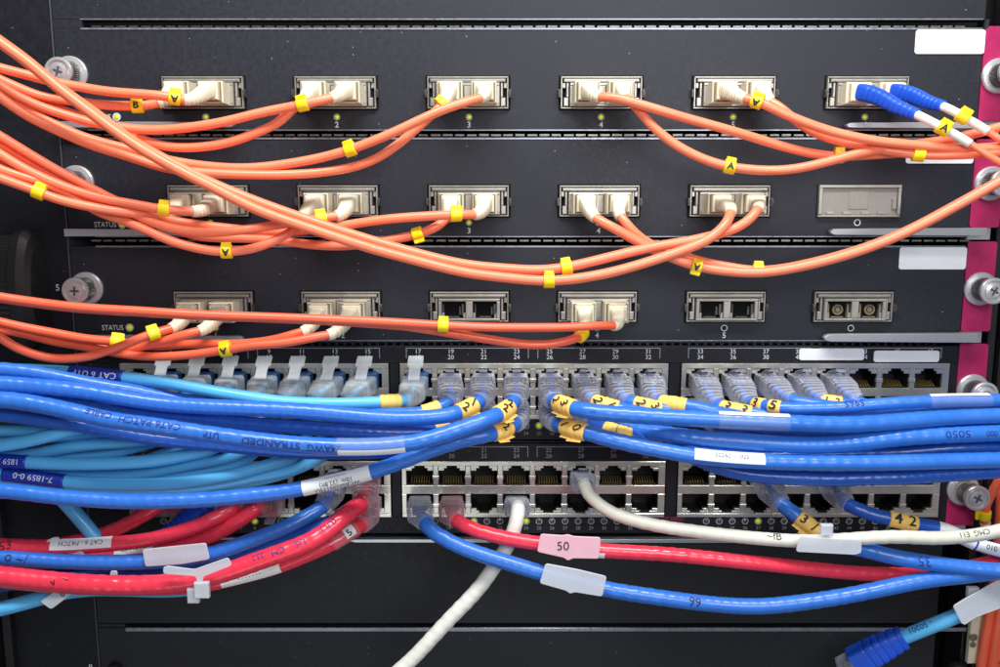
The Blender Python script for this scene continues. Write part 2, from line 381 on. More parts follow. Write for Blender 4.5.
def card(name, label, cat, y0, y1, matn, magenta=True, group=None, gap_left=None, highlights=True):
    z1, z0 = Z_(y0), Z_(y1); t = thing(name, label, cat, (0, 0, (z0+z1)/2), group)
    m = MB(); m.box(XL, XR, z0, z1, -14, 0, 0.5); m.build('faceplate', matn, t)
    if highlights:
        m = MB(); m.box(XL+26, XR-2, z1-1.1, z1+0.5, -3, 0.7); m.build('edge_highlight', 'edge', t)  # pale strip painting the highlight of a chamfer catching light
        m = MB(); m.box(XL+26, XR-2, z0-0.3, z0+0.7, -3, 0.5); m.build('lower_highlight', 'edge', t)  # same painted highlight along the lower edge
    return t, z0, z1
top, *_ = card('blank_panel', 'dark grey blank panel cropped by the top edge above all the port rows', 'blank panel', -40, 19.4, 'plate', group='dark cards of the chassis')
m = MB(); m.box(XL, X_(82, 24), Z_(28.2), Z_(19.2), -14, -0.3); m.build('corner_tab', 'plate', top); m = MB(); m.box(X_(985, 24), XR+4, Z_(28.2), Z_(19.2), -14, -0.3); m.build('corner_tab', 'plate', top)

def fibre_card(label, y0, y1, gy):
    t, z0, z1 = card('fibre_line_card', label, 'line card', y0, y1, 'plate', group='fibre line cards')
    gasket(t, 85, 978, gy-0.6); return t, z0, z1
c1, z0, z1 = fibre_card('topmost six-port fibre line card, slot 3, with white sticker at its top right corner', 28.5, 130.3, 25.6)
c2, *_ = fibre_card('middle six-port fibre line card, slot 4, its sixth opening closed by a metal cover', 138.2, 236.8, 135)
c3, *_ = fibre_card('lowest six-port fibre line card, slot 5, with three ports left empty', 246.2, 340.8, 241.5)
for c, ya, yb, pxa in ((c1, 26, 121, 987), (c2, 139, 227.5, 978), (c3, 241.5, 331.5, 969)):
    z1, z0 = Z_(ya), Z_(yb); m = MB(); m.rrect(XR+1, XM, z0, z1, -3, -0.4, 3); m.build('ejector_tab', 'magenta', c)
    m = MB(); m.box(XR+1, XR+24, z0-12, z0+2, -14, -4); m.build('bracket', 'steel', c)
screw(c1, 71, 74, 0, -1, rot=.3); screw(c1, 998, 76, rot=.1)
screw(c2, 77.5, 182.6, rot=.6); screw(c2, 990.5, 183.6, rot=.4)
screw(c3, 87, 288.5, 0, 0, rot=.05); screw(c3, 980, 288.7, rot=.5)
lever(c1, 63, 237, 122.5, 128.7); lever(c1, 842, 976, 123, 129.5, tip='left')
lever(c2, 70, 190, 228.5, 236, d=12); lever(c2, 826, 980, 227.5, 235.5, tip='left')
lever(c3, 82, 246, 333.5, 341); lever(c3, 820, 972, 331.5, 341, tip='left')
def sticker(parent, x0, y0, x1, y1, name='label_sticker'):
    ym = (y0+y1)/2; m = MB(); m.rrect(X_(x0, ym), X_(x1, ym), Z_(y1), Z_(y0), 0, 0.9, 2.5); m.build(name, 'paper', parent)
sticker(c1, 915, 29.8, 984.5, 54); sticker(c2, 906, 143, 973.5, 163.5); sticker(c3, 899, 247.3, 966, 269.3)

def port_marks(c, ledy, numy, spots, stat=None, nums=None):
    """status lights, rings and printed numbers of one fibre card"""
    txt = MB()
    for i, (px, state) in enumerate(spots):
        if px is None: continue
        l = MB(); r = MB() if state != 'bare' else None
        ledring(l, r, px, ledy)
        l.build('status_light', 'led' if state == 'on' else ('led' if state == 'bare' else 'plate_dark'), c)
        if r: r.build('light_ring', 'print_white' if state != 'on' else 'print_grey', c)
    for px, ch_ in nums or []:
        q = MB(); flat_text(q, ch_, px, numy, 5.6, d=0.6); q.build('port_number', 'print_white', c)
    if stat:
        l = MB(); r = MB(); ledring(l, r, *stat, 3.9); l.build('status_light', 'led', c); r.build('light_ring', 'print_white', c)
        flat_text(txt, 'STATUS', stat[0]-17, stat[1]+0.3, 5.2, d=0.6, sx=0.86); txt.build('status_lettering', 'print_white', c)
port_marks(c1, 117, 125, [(206, 'on'), (337, 'on'), (469, 'on'), (601, 'on'), (733, 'on'), (864.5, 'on')], (117, 117), [(206, '1'), (337, '2'), (469, '3'), (601, '4'), (733, '5'), (865, '6')])
port_marks(c2, 222.5, 231, [(210.5, 'on'), (339.5, 'on'), (469, 'on'), (598.5, 'off'), (728, 'off'), (857, 'off')], (122.5, 224.5), [(210, '1'), (339.5, '2'), (469, '3'), (598.5, '4'), (728, '5')])
port_marks(c3, 328, 335.5, [(216, 'on'), (343, 'on'), (470, 'off'), (597, 'on'), (724, 'off'), (850.5, 'off')], (130, 327.5), [(216, '1'), (343, '2'), (470, '3'), (597, '4'), (724, '5')])

# ------------------------------------------------------------------ transceiver modules
def box_list(L, name, m):
    q = MB()
    for a in L: a = list(a); a[0] *= .968; a[1] *= .968; a[2] *= .955; a[3] *= .955; q.box(*a)
    o = q.build(name, m, local=True); me = o.data; bpy.data.objects.remove(o); return me
T_SHADE = box_list([(-42, 42, -17, 17, 0.1, 0.5)], 'x', 'black_gap')  # flat black sheet standing in for the dark of the recessed cutout
T_FR = box_list([(-40, 40, 14.0, 15.6, 0.2, 4.5, .5), (-40, 40, -15.6, -14.2, .2, 4, .4), (-40, -38.6, -14.2, 14, .2, 4.2, .4), (38.6, 40, -14.2, 14, .2, 4.2, .4),
                 (-37.2, 37.2, 9.9, 13.2, .2, 5.5, .7), (-36, 36, 11.2, 11.9, 5.5, 6.2, .2), (-37.2, -32.4, -13.4, -5, .2, 5, .6), (32.4, 37.2, -13.4, -5, .2, 5, .6), (-34.6, -32.4, -4.8, 9.2, .2, 5, .5), (32.4, 34.6, -4.8, 9.2, .2, 5, .5),
                 (-38.4, -35.4, 4.4, 9.4, .2, 3, .4), (35.4, 38.4, 4.4, 9.4, .2, 3, .4),
                 (-31.4, 31.4, 6.2, 9.0, .2, 8.5, .6), (-31.4, 31.4, -13.6, -11.6, .2, 8.5, .5), (-31.4, -28, -11.4, 6.0, .2, 8.5, .5), (28, 31.4, -11.4, 6.0, .2, 8.5, .5), (-3.6, 3.6, -11.4, 6.0, .2, 8.5, .5),
                 (-27.8, -25.4, -11.4, -6, .2, 6.5, .3), (25.4, 27.8, -11.4, -6, .2, 6.5, .3), (-6.2, -3.8, -11.4, -6, .2, 6.5, .3), (3.8, 6.2, -11.4, -6, .2, 6.5, .3)], 'x', 'cage')
T_TAB = box_list([(-1.6, 1.2, -4, 4, 0.2, 6.5, .6), (-0.4, 1.2, -2.2, 2.2, 6.4, 8.2, .4)], 'x', 'cage_dark')
def sock():
    q = MB(); q.box(-12, 12, -8.9, 8.9, 0.5, 1.0); o = q.build('x', 'black_gap', local=True); me = o.data; bpy.data.objects.remove(o)
    q = MB(); q.box(-10.6, -8.8, -7.6, 6, 1, 5.5, .3); q.box(8.8, 10.6, -7.6, 6, 1, 5.5, .3); q.box(-6, 6, -7.9, -6.8, 1, 4, .3)
    q.lathe([(5.2, 1), (5.2, 4.6), (4.0, 4.6), (3.8, 2.0), (2.2, 2.0), (2.0, 4.0)], 0, 0, 24)
    o = q.build('x', 'beige_dark', local=True); m2 = o.data; bpy.data.objects.remove(o)
    q = MB(); q.box(-10.6, -9.2, -7.6, 6, 1, 5.5, .3); q.box(8.2, 10.6, -5, 6, 1, 6.5, .3); q.box(5.4, 7.6, -5.4, 3.5, 1, 3.5, .4); q.box(-6, 6, -7.9, -6.8, 1, 4, .3)
    o = q.build('x', 'cage_dark', local=True); m3 = o.data; bpy.data.objects.remove(o)
    return me, m2, m3
T_SK, T_FE, T_SH = sock()
ORD = ['first', 'second', 'third', 'fourth', 'fifth', 'sixth']; ROWN = {1: 'top', 2: 'middle', 3: 'bottom'}
PORTX = {1: [204, 336, 468, 601, 733.5, 866], 2: [209, 338.5, 469, 599, 729, 858], 3: [214.5, 341.5, 469.5, 597, 725, 852]}
PORTY = {1: 93, 2: 201, 3: 306.5}
def make_transceiver(label, c):
    t = thing('transceiver_module', label, 'transceiver', c, 'transceiver modules in the fibre cards')
    for me, nm in ((T_SHADE, 'opening_shade'), (T_FR, 'cage_frame')): inst(me, nm, t, (0, 0, 0))
    a = inst(T_TAB, 'latch_tab', t, (40.2, 0, -1)); a = inst(T_TAB, 'latch_tab', t, (-40.2, 0, -1)); a.rotation_euler = (0, math.pi, 0)
    for sx in (-15.8, 15.8): k = inst(T_SK, 'socket', t, (sx, 0, -2.7)); inst(T_FE, 'ferrule', k, (0, 0, 0))
    return t
def copy_tree(o, parent=None):
    c = o.copy(); COL.objects.link(c); c.parent = parent
    for k in o.children: copy_tree(k, c)
    return c
proto = None
for r in (1, 2, 3):
    for i in range(6):
        if r == 2 and i == 5: continue
        c = W(PORTX[r][i], PORTY[r]); full = not (r == 3 and i in (2, 4, 5))
        what = 'two blue-booted plugs' if (r == 1 and i == 5) else ('two beige plugs' if full else 'both sockets empty')
        lab = 'metal transceiver in %s port of the %s fibre row, %s' % (ORD[i], ROWN[r], what)
        if proto is None: proto = make_transceiver(lab, c)
        else:
            k = copy_tree(proto); k.location = Vector(c)*S; k['label'] = lab
            if r == 3 and i in (2, 4):
                for so in k.children:
                    for fe in so.children: fe.name = 'shutter'; fe.data = T_SH
c = W(858, 201)
t = thing('port_cover', 'blank metal cover closing the sixth opening of the middle fibre row', 'port cover', c)
inst(T_SHADE, 'opening_shade', t, (0, 0, 0))
m = MB(); o = c
def bx(m, x0, x1, z0, z1, d0, d1, b=.5): m.box(c[0]+x0, c[0]+x1, c[2]+z0, c[2]+z1, d0, d1, b)
bx(m, -40, 40, 12.5, 15.5, .2, 5); bx(m, -40, 40, -15.5, -13, .2, 4); bx(m, -40, -36.5, -13, 12.5, .2, 5); bx(m, 37, 40, -13, 12.5, .2, 5)
for x in (-28, -12, 6, 22): bx(m, x-4, x+4, -13, -10.5, .2, 4.5)
m.build('rim', 'cage', t)
m = MB(); bx(m, -36.5, 37, -13, 12.5, .2, 2.0); bx(m, -10, 9, -8, 9.5, 2, 2.7, .4); bx(m, 32, 36, -8, 2, 2, 4.6); m.build('cover_plate', 'cover_metal', t)

# ------------------------------------------------------------------ the two ethernet cards
ecA, *_ = card('ethernet_line_card', 'upper ethernet line card full of clear and frosted network plugs', 'line card', 345.8, 439.8, 'plate_dark', group='ethernet line cards', highlights=False)
ecB, *_ = card('ethernet_line_card', 'lower ethernet line card with several empty jacks and a row of small status lights', 'line card', 443.5, 533.5, 'plate_dark', group='ethernet line cards', highlights=False)
for t_, ya, yb in ((ecA, 344, 440), (ecB, 442.5, 525.5)):
    z1, z0 = Z_(ya), Z_(yb); m = MB(); m.rrect(XR+1, XM, z0, z1, -3, -0.4, 3); m.build('ejector_tab', 'magenta', t_)
    m = MB(); m.box(XR+1, XR+24, z0-8, z0+2, -14, -4); m.build('bracket', 'steel', t_)
m = MB(); m.rect(120, 341.6, 960, 343.2, -6, -1); x = 130
while x < 940: m.rect(x, 342.8, x+3, 345.2, -6, -0.6); x += 8.2
m.build('serrated_edge', 'plate_dark', ecA)
m = MB(); m.rect(110, 441.2, 950, 442.2, -3, 0.3); m.build('edge_highlight', 'plate', ecB)
screw(ecA, 972, 390, rot=.6); screw(ecB, 962.5, 489.5, 2, -1, rot=.45)
lever(ecB, 350, 900, 536.8, 540.8, d=6, tip='left')
COLX = [-132.6-33*(7-k) for k in range(8)]+[-82.3+33*k for k in range(8)]+[200.8+32.9*k for k in range(8)]
BLK = [(0, 8), (8, 16), (16, 24)]
def jack_meshes(up):
    s = 1 if up else -1
    q = MB(); q.box(-14, 14, -10, 10, -31, -30); q.box(-14, -13.4, -10, 10, -30, 0); q.box(13.4, 14, -10, 10, -30, 0); q.box(-13.4, 13.4, 9.4, 10, -30, 0); q.box(-13.4, 13.4, -10, -9.4, -30, 0)
    q.box(-13.4, -8, *(sorted((s*5.5, s*9.4))), -30, -4); q.box(8, 13.4, *(sorted((s*5.5, s*9.4))), -30, -4)
    o = q.build('x', 'black_plastic', local=True); a = o.data; bpy.data.objects.remove(o)
    q = MB()
    for i in range(8):
        x = -9.1+2.6*i
        y0, y1 = (4, 12) if up else (15, 24)
        q.add([(x-.3, y0, -s*8.6), (x+.3, y0, -s*8.6), (x+.3, y1, -s*4.6), (x-.3, y1, -s*4.6), (x-.3, y0, -s*9.4), (x+.3, y0, -s*9.4), (x+.3, y1, -s*5.6), (x-.3, y1, -s*5.6)], [(0, 1, 2, 3), (7, 6, 5, 4), (0, 4, 5, 1), (0, 3, 7, 4), (1, 5, 6, 2)])
    o = q.build('x', 'gold', local=True); b_ = o.data; bpy.data.objects.remove(o); return a, b_
JU, JD = jack_meshes(True), jack_meshes(False)
JZ = {}
for t_, yt, yb_, r1, r2, tagr in ((ecA, 363.2, 418.8, (368.2, 388), (396, 415.2), 'A'), (ecB, 461, 516.6, (465.3, 485), (493.5, 512.8), 'B')):
    zt, zb = Z_(yt), Z_(yb_); a1, a0 = Z_(r1[0]), Z_(r1[1]); b1, b0 = Z_(r2[0]), Z_(r2[1]); o0 = ORI[t_.name]
    for lo, hi in BLK:
        xa, xb = COLX[lo]-18.3, COLX[hi-1]+20.5
        m = MB()
        m.box(xa, xb, a1, zt, -1, 2.2, .4); m.box(xa, xb, b1, a0, -1, 1.8, .4); m.box(xa, xb, zb, b0, -1, 2.0, .4)
        m.box(xa, COLX[lo]-13.6, b0, b1, -1, 1.9, .4); m.box(xa, COLX[lo]-13.6, a0, a1, -1, 1.9, .4)
        m.box(COLX[hi-1]+13.6, xb, b0, b1, -1, 1.9, .4); m.box(COLX[hi-1]+13.6, xb, a0, a1, -1, 1.9, .4)
        for k in range(lo, hi-1):
            xm = (COLX[k]+COLX[k+1])/2
            for u0, u1 in ((a0, a1), (b0, b1)):
                m.box(xm-2.7, xm+2.7, u0, u1, -1, 2.1, .5); m.box(xm-3.4, xm+3.4, (u0+u1)/2-4, (u0+u1)/2, -1, 2.9, .8)
        for k in range(lo, hi):
            for sx in (-1, 1):
                for w0, w1, h0, h_ in ((5.2, 13.6, 0, 2.6), (8.0, 13.6, 2.6, 5.2)):
                    x0, x1 = sorted((COLX[k]+sx*w0, COLX[k]+sx*w1))
                    m.box(x0, x1, a1-h_, a1-h0, -1, 1.5+h0*.02, .2); m.box(x0, x1, b0+h0, b0+h_, -1, 1.5+h0*.02, .2)
        m.build('port_shield', 'shield', t_)
        m = MB(); m.box(xa-2.4, xb+2.4, zb-1.4, zt+1.4, -2, 0.25); m.build('shield_gap', 'black_gap', t_)
    for k in range(24):
        za, zb2 = (a0+a1)/2, (b0+b1)/2; JZ[(tagr, 0)] = za; JZ[(tagr, 1)] = zb2
        for (me, pins), z in ((JU, za), (JD, zb2)):
            j = inst(me, 'jack', t_, (COLX[k], -30, z-o0[2])); 
            inst(pins, 'contacts', j, (0, 0, 0))
            j.location = Vector((COLX[k], 1.0, z-o0[2]))*S
# the faceplate must be open where the jacks are: rebuild it as strips
for t_, y0, y1, yt, yb_ in ((ecA, 345.8, 439.8, 363.2, 418.8), (ecB, 443.5, 533.5, 461, 516.6)):
    for k in list(t_.children):
        if k.name.startswith('faceplate'): bpy.data.objects.remove(k)
        elif k.name.startswith('shield_gap'): bpy.data.objects.remove(k)
    m = MB(); z1, z0 = Z_(y0), Z_(y1); zt, zb = Z_(yt), Z_(yb_)
    m.box(XL, XR, zt, z1, -14, 0, .5); m.box(XL, XR, z0, zb, -14, 0, .5)
    xs = [XL]
    for lo, hi in BLK: xs += [COLX[lo]-19.6, COLX[hi-1]+21.8]
    xs.append(XR)
    for i in range(0, len(xs), 2): m.box(xs[i], xs[i+1], zb, zt, -14, 0)
    m.build('faceplate', 'plate_dark', t_)
def header(t_, ya, yb_, bt, skip=(), mt='print_grey'):
    txt = MB()
    for k in range(24):
        n = 2*k+1; z = W(500+COLX[k], ya)
        px = 500+COLX[k]/(W(501, ya)[0])
        if n in skip: continue
        flat_text(txt, str(n), px, ya, 4.6, d=.5, bold=0.0); flat_text(txt, str(n+1), px, yb_, 4.6, d=.5, bold=0.0)
    txt.build('port_numbers', mt, t_)
    m = MB()
    for lo, hi in ((0, 4), (4, 8), (8, 12), (12, 16), (16, 20), (20, 24)):
        xa, xb = COLX[lo]-12, COLX[hi-1]+12; z1, z0 = Z_(bt), Z_(bt+10.5)
        m.box(xa, xb, z1-.6, z1, .1, .4); m.box(xa, xa+.6, z0, z1-.6, .1, .4); m.box(xb-.6, xb, z0, z1-.6, .1, .4)
    m.build('bracket_lines', 'print_grey', t_)
header(ecA, 351.6, 357.2, 347.8, (), 'print_white'); header(ecB, 450.2, 456, 446.4)
sticker(ecA, 799, 348.6, 864, 360); sticker(ecA, 873.5, 350.6, 939, 361.8)
def led_row(t_, ly, ny, x17, lit):
    txt = MB()
    for n in range(1, 49):
        px = x17+13*(n-17) if 17 <= n <= 32 else (x17+271+13*(n-33) if n > 32 else x17-76-13*(16-n))
        l = MB(); r = MB(); ledring(l, r, px, ly, 3.5 if n not in lit else 3.9)
        l.build('port_light', 'led' if n in lit else 'led_off', t_); r.build('light_ring', 'print_grey', t_)
        flat_text(txt, str(n), px, ny, 3.6, d=.5, bold=0)
    txt.build('light_numbers', 'print_grey', t_)
led_row(ecB, 521, 528, 435, {5, 6, 8, 20, 24, 37, 41}); led_row(ecA, 425.5, 433.4, 435, {25})
txt = MB(); flat_text(txt, 'MULTI SPEED', 669, 519, 3.8, d=.5); txt.build('speed_marking', 'print_red', ecB)

b6, *_ = card('blank_panel', 'upper of the two plain dark blank panels below the ethernet cards', 'blank panel', 536.5, 623.4, 'blank_plate', group='blank panels under the ethernet cards', highlights=False)
m = MB(); m.box(XL+22, XR-3, Z_(539.6), Z_(537.4), 0, 1.2, .3); m.build('edge_highlight', 'edge', b6)
b7, *_ = card('blank_panel', 'lower blank dark panel along the bottom edge of the photo', 'blank panel', 627.6, 720, 'blank_plate', group='blank panels under the ethernet cards', highlights=False)
m = MB(); m.box(X_(126, 630), X_(966, 630), Z_(631), Z_(627.4), 0, 1.2, .3); m.build('edge_highlight', 'edge', b7)
m = MB(); m.box(XL, X_(125, 625), Z_(627), Z_(624.2), -14, -.3); m.build('corner_tab', 'blank_plate', b7)
for px in (116, 955):
    c = W(px, 668); m = MB(); m.lathe([(7.5, 0), (7.5, 4), (6.8, 8), (5, 10), (2.5, 10.4)], c[0], c[2], 28); m.build('plastic_plug', 'black_plastic', b7)

# ------------------------------------------------------------------ frame on the right and on the left
t = thing('rack_post', 'black vertical rack post right of the magenta tabs', 'rack post', (520, 0, 0))
m = MB(); m.box(492, 500, -440, 440, -40, -6, 1); m.box(503, 509, -440, 440, -40, -2, 1); m.box(511, 640, -440, 440, -50, -12, 1); m.build('post_profile', 'black_plastic', t)
t = thing('cable_guide', 'black vertical guide rails at the lower left edge', 'guide rail', (-530, -10, -200))
m = MB(); m.box(-580, -540, -440, -150, 0, 10, 1.5); m.box(-536, -526, -440, -150, 0, 14, 1.5); m.box(-521, -512, -440, -150, 0, 8, 1.5); m.build('rail', 'black_plastic', t)
# knurled black roller at the left edge: axis runs left-right
t = thing('cable_spool', 'large knurled black plastic wheel cut off by the left edge below the fibres', 'wheel', W(5, 292, 30))
o0 = ORI[t.name]; prof = [(-60, 50, 1), (8, 52, 1), (10, 58, 0), (18, 59, 0), (25, 54, 0), (29, 44, 0), (30, 20, 0)]
V = []; Fc = []; n = 240
for k, (ax, r, kn) in enumerate(prof):
    for i in range(n):
        a = 2*math.pi*i/n; rr = r*(1+(0.035 if kn and i % 4 < 2 else 0)); V.append((o0[0]+ax-3, o0[1]*0-12+rr*math.sin(a)*0.45, o0[2]+rr*math.cos(a)))
for k in range(len(prof)-1):
    for i in range(n): j = (i+1) % n; Fc.append((k*n+i, k*n+j, (k+1)*n+j, (k+1)*n+i))
Fc.append(tuple(range((len(prof)-1)*n, len(prof)*n)))
m = MB(); m.add(V, Fc); m.build('grip', 'black_plastic', t)

# ================================================================== FIBRE PATCH CABLES
def wr(w, d): return w/2*(F*0.99-d)/F
def clip_marker(parent, path, px, py, r, ch_='', L=9.5, side=1):
    s = path.near(px, py); m = MB(); R = r+2.2
    ss = np.linspace(s-L/2, s+L/2, 5); Q = []; 
    # a C shaped clip: ring wall plus a flat rail on one side
    sweep(m, path, s-L/2, s+L/2, lambda u, q: R, n=20, step=2.2)
    for ds in (-L/2-.05, L/2+.05): pass
    q0, t0 = path.at(s-L/2+.4); q1, t1 = path.at(s+L/2-.4)
    for k in (0,):
        C, B = frames(np.array([q0, q1]), np.array([t0, t1])); up = B*(1 if B[0][2]*side > 0 else -1)
        V = []
        for i, q in enumerate((q0, q1)):
            for a, bb in ((-1.5, R-1.8), (4.6, R-2.2), (4.6, R+1.6), (-1.5, R+2.2)): V.append(q+C[i]*a+up[i]*bb)
        m.add(V, [(3, 2, 1, 0), (4, 5, 6, 7), (0, 1, 5, 4), (1, 2, 6, 5), (2, 3, 7, 6), (3, 0, 4, 7)])
    o = m.build('cable_marker', 'yellow', parent)
    md = o.modifiers.new('b', 'BEVEL'); md.width = 0.5*S; md.segments = 2; md.limit_method = 'ANGLE'
    if ch_:
        m = MB(); cable_text(m, path, s, ch_, 6.0, R, off=0.15, flip=ch_.startswith('-'), bold=0.03) if not ch_.startswith('-') else cable_text(m, path, s, ch_[1:], 6.0, R, off=-0.1, flip=True, bold=0.03)
        m.build('marker_letter', 'ink', o)
    return o
def sc_plug(parent, X, Z, tip, nxt, matb='beige', r_tip=5.4, depth=38):
    """square duplex plug body straight out of the socket, then a ribbed boot bending to the cable"""
    m = MB(); m.box(X-11.6, X+11.6, Z-9.8, Z+9.8, 3, depth-8, 1.0); m.box(X-9.0, X+9.0, Z-7.8, Z+7.8, depth-8.5, depth-1, .9)
    m.box(X-7.5, X+7.5, Z+8.0, Z+9.0, depth-7, depth-2, .3)
    b0 = m.build('plug', 'beige', parent)
    m = MB(); m.box(X-10.3, X+10.3, Z-8.9, Z+8.9, depth-8.4, depth-7.3); m.build('plug_seam', 'beige_dark', b0)
    P0 = np.array([X, -(depth-2), Z]); P1 = W(*tip); tn = W(*nxt)-P1; tn /= np.linalg.norm(tn); L = np.linalg.norm(P1-P0)
    pts = []
    for u in np.linspace(0, 1, 9):
        B0, B1, B2, B3 = (1-u)**3, 3*u*(1-u)**2, 3*u*u*(1-u), u**3
        pts.append(B0*P0+B1*(P0+np.array([0, -L*.12, 0])+(P1-P0)*.12)+B2*(P1-tn*L*.30)+B3*P1)
    pa = Path(pts, step=1.0, smooth=0)
    m = MB(); nr = 6
    def rf(u, s):
        base = 7.5+(r_tip-7.5)*min(1, u*1.05)
        if 0.1 < u < 0.9: base += -1.25 if (u*nr*1.6) % 1 < 0.34 else 0
        return base
    def sh(u):
        q = rf(u, 0); return (q, q*0.95, 4.6-2.6*u)
    sweep(m, pa, 0, pa.len, None, n=20, step=0.8, shape=sh)
    m.build('boot', matb, b0)
    m = MB(); sweep(m, pa, pa.len-.4, pa.len+.0, lambda u, s: r_tip*0.86, n=18, step=.2)
    return P1
SIDES = {'l': -15.8, 'r': 15.8}
FIB = {}
def fibre(key, row, port, side, pts, w=9.2, marks=(), dirn='left', matn='orange', label=None, tipd=None):
    c = W(PORTX[row][port-1], PORTY[row]); X = c[0]+SIDES[side]; Z = c[2]-2.7
    lab = label or 'orange fibre in %s socket of %s port, %s row, %s' % ({'l': 'left', 'r': 'right'}[side], ORD[port-1], ROWN[row], dirn)
    t = thing('fibre_patch_cable', lab, 'fibre cable', (X, -30, Z), 'orange fibre patch cables')
    tip = pts[0]; tp = sc_plug(t, X, Z, tip, pts[1])
    tn = W(*pts[1])-tp; tn /= np.linalg.norm(tn)
    path = Path([tp-tn*2.5, tp]+[W(*p) for p in pts[1:]], step=2, smooth=4)
    dm = np.mean([p[2] for p in pts]); r = wr(w, dm)
    m = MB(); sweep(m, path, 0, path.len, lambda u, s: r, n=14, step=2.5); m.build('jacket', matn, t)
    for mk in marks: clip_marker(t, path, mk[0], mk[1], r, mk[2] if len(mk) > 2 else '', side=mk[3] if len(mk) > 3 else 1)
    FIB[key] = (t, path, r); return t, path, r
# --- top row
fibre('F1', 1, 1, 'r', [(184, 99.5, 62), (170, 97, 66), (140, 94, 68), (108, 91.5, 68), (80, 87, 68), (54, 82, 70), (27, 75, 74), (0, 68, 80), (-50, 53, 90)], marks=[(175, 98, '-A')], dirn='marked A, running left')
fibre('F2', 1, 1, 'l', [(158, 103, 52), (146, 105.5, 54), (130, 106, 56), (105, 105, 58), (81, 102, 62), (60, 99.5, 64), (40, 96, 68), (20, 88.5, 74), (0, 79.5, 80), (-50, 50, 90)], marks=[(137, 105, 'B')], dirn='marked B, running left')
fibre('F4', 1, 2, 'r', [(331, 98, 62), (318, 101, 66), (290, 107, 66), (260, 113, 66), (232, 120, 66), (189, 127.5, 64), (151, 130, 62), (125, 128, 62), (94, 123, 64), (67, 115.5, 68), (40, 106.5, 74), (17, 96, 80), (0, 86, 84), (-50, 52, 92)], marks=[(303, 104, '')])
fibre('F3', 1, 2, 'l', [(301, 103, 50), (292, 110, 54), (280, 121, 56), (262, 130.5, 58), (232, 141.5, 58), (200, 147, 58), (168, 146.5, 57), (140, 138.5, 56), (120, 128, 54), (94, 121, 54), (67, 112, 58), (40, 103, 62), (17, 93, 66), (0, 83, 70), (-50, 49, 78)], marks=[(134, 135.5, '')])
fibre('F6', 1, 3, 'r', [(480, 98, 62), (466, 102, 68), (440, 111, 72), (400, 129.5, 72), (350, 149.5, 68), (315, 159, 66), (280, 165, 66), (250, 168, 66), (201, 165.5, 62), (160, 158, 60), (130, 149.5, 62), (108, 144, 64), (81, 136, 66), (54, 124, 70), (27, 109, 74), (0, 88, 80), (-50, 49, 88)], marks=[(349, 148, '')])
fibre('F5', 1, 3, 'l', [(443, 104, 52), (437, 110, 55), (425, 121, 57), (401, 142, 58), (371, 161, 60), (331, 171, 62), (290, 174.5, 66), (250, 174.8, 70), (201, 172.5, 72), (160, 166.5, 74), (130, 157, 76), (108, 150.5, 76), (81, 141, 78), (54, 129, 82), (27, 115.5, 86), (0, 97, 92), (-50, 58, 100)], marks=[(444, 103, '')])
fibre('F7', 1, 4, 'l', [(600, 97, 60), (612, 97.5, 66), (635, 103, 68), (662, 111, 68), (689, 119, 66), (725, 129, 64), (760, 139.5, 60), (794, 149.5, 58), (832, 156, 58), (875, 154.5, 62), (930, 151, 66), (965, 149, 68), (1000, 147, 70), (1050, 145, 74)], marks=[(838, 156, '')], dirn='running right')
fibre('F8', 1, 4, 'r', [(626, 98, 50), (632, 103, 56), (640, 112, 60), (650, 123.5, 62), (666, 138, 64), (690, 153, 66), (718, 164, 68), (745, 169, 70), (770, 170.5, 72), (794, 169, 74), (834, 160, 74), (875, 150, 72), (926, 143, 66), (960, 137, 66), (1000, 127, 68), (1050, 112, 70)], marks=[(729, 166, 'A')], dirn='looping low to the right')
fibre('F9', 1, 5, 'l', [(745, 98.5, 60), (757, 101.5, 66), (775, 109.5, 70), (800, 120.5, 72), (830, 131, 74), (850, 136, 76), (880, 141.5, 78), (915, 145, 80), (950, 148, 82), (1000, 148, 84), (1050, 143, 88)], marks=[(758, 102, '-A')], dirn='marked A, running right')
fibre('F10', 1, 5, 'r', [(771, 102, 46), (778, 106, 50), (790, 116, 54), (808, 129, 58), (835, 140, 62), (870, 147.5, 68), (900, 152.5, 74), (930, 155, 78), (965, 154.5, 82), (1000, 152, 84), (1050, 146, 88)], marks=[(918, 153, '', 1)], dirn='dipping behind its neighbour')
# --- the two that cross the picture from the middle row's fifth port
fibre('F21', 2, 5, 'l', [(730.5, 213, 62), (727, 222, 70), (710, 238, 76), (689, 248, 80), (662, 257.5, 84), (635, 266, 86), (608, 273, 88), (581, 278, 90), (554, 280.5, 90), (530, 280, 90), (500, 277, 90), (466, 272.5, 90), (412, 259.5, 90), (370, 248, 92), (307, 227.5, 96), (250, 206.5, 100), (214, 188, 104), (187, 174.5, 106), (160, 160, 108), (133, 143.5, 110), (106, 124.5, 112), (81, 105.5, 114), (54, 84.5, 116), (27, 62, 120), (0, 42.5, 124), (-50, 5, 130)], w=10.4, marks=[(548, 279, '')], dirn='crossing diagonally to the upper left')
fibre('F22', 2, 5, 'r', [(757.5, 209, 60), (752, 217, 66), (738, 227, 66), (715, 235, 68), (689, 241, 70), (662, 245.5, 72), (635, 251, 76), (600, 259.5, 80), (567, 267, 82), (540, 270, 82), (505, 268.5, 82), (466, 264.5, 82), (412, 252, 82), (370, 240, 82), (307, 219.5, 84), (250, 199, 87), (214, 184, 90), (187, 171, 92), (160, 156.5, 94), (133, 141, 96), (106, 121, 98), (81, 103, 100), (54, 83, 104), (27, 60.5, 106), (0, 41, 110), (-50, 4, 116)], w=10.0, marks=[(567, 267, '')], dirn='crossing under its neighbour')
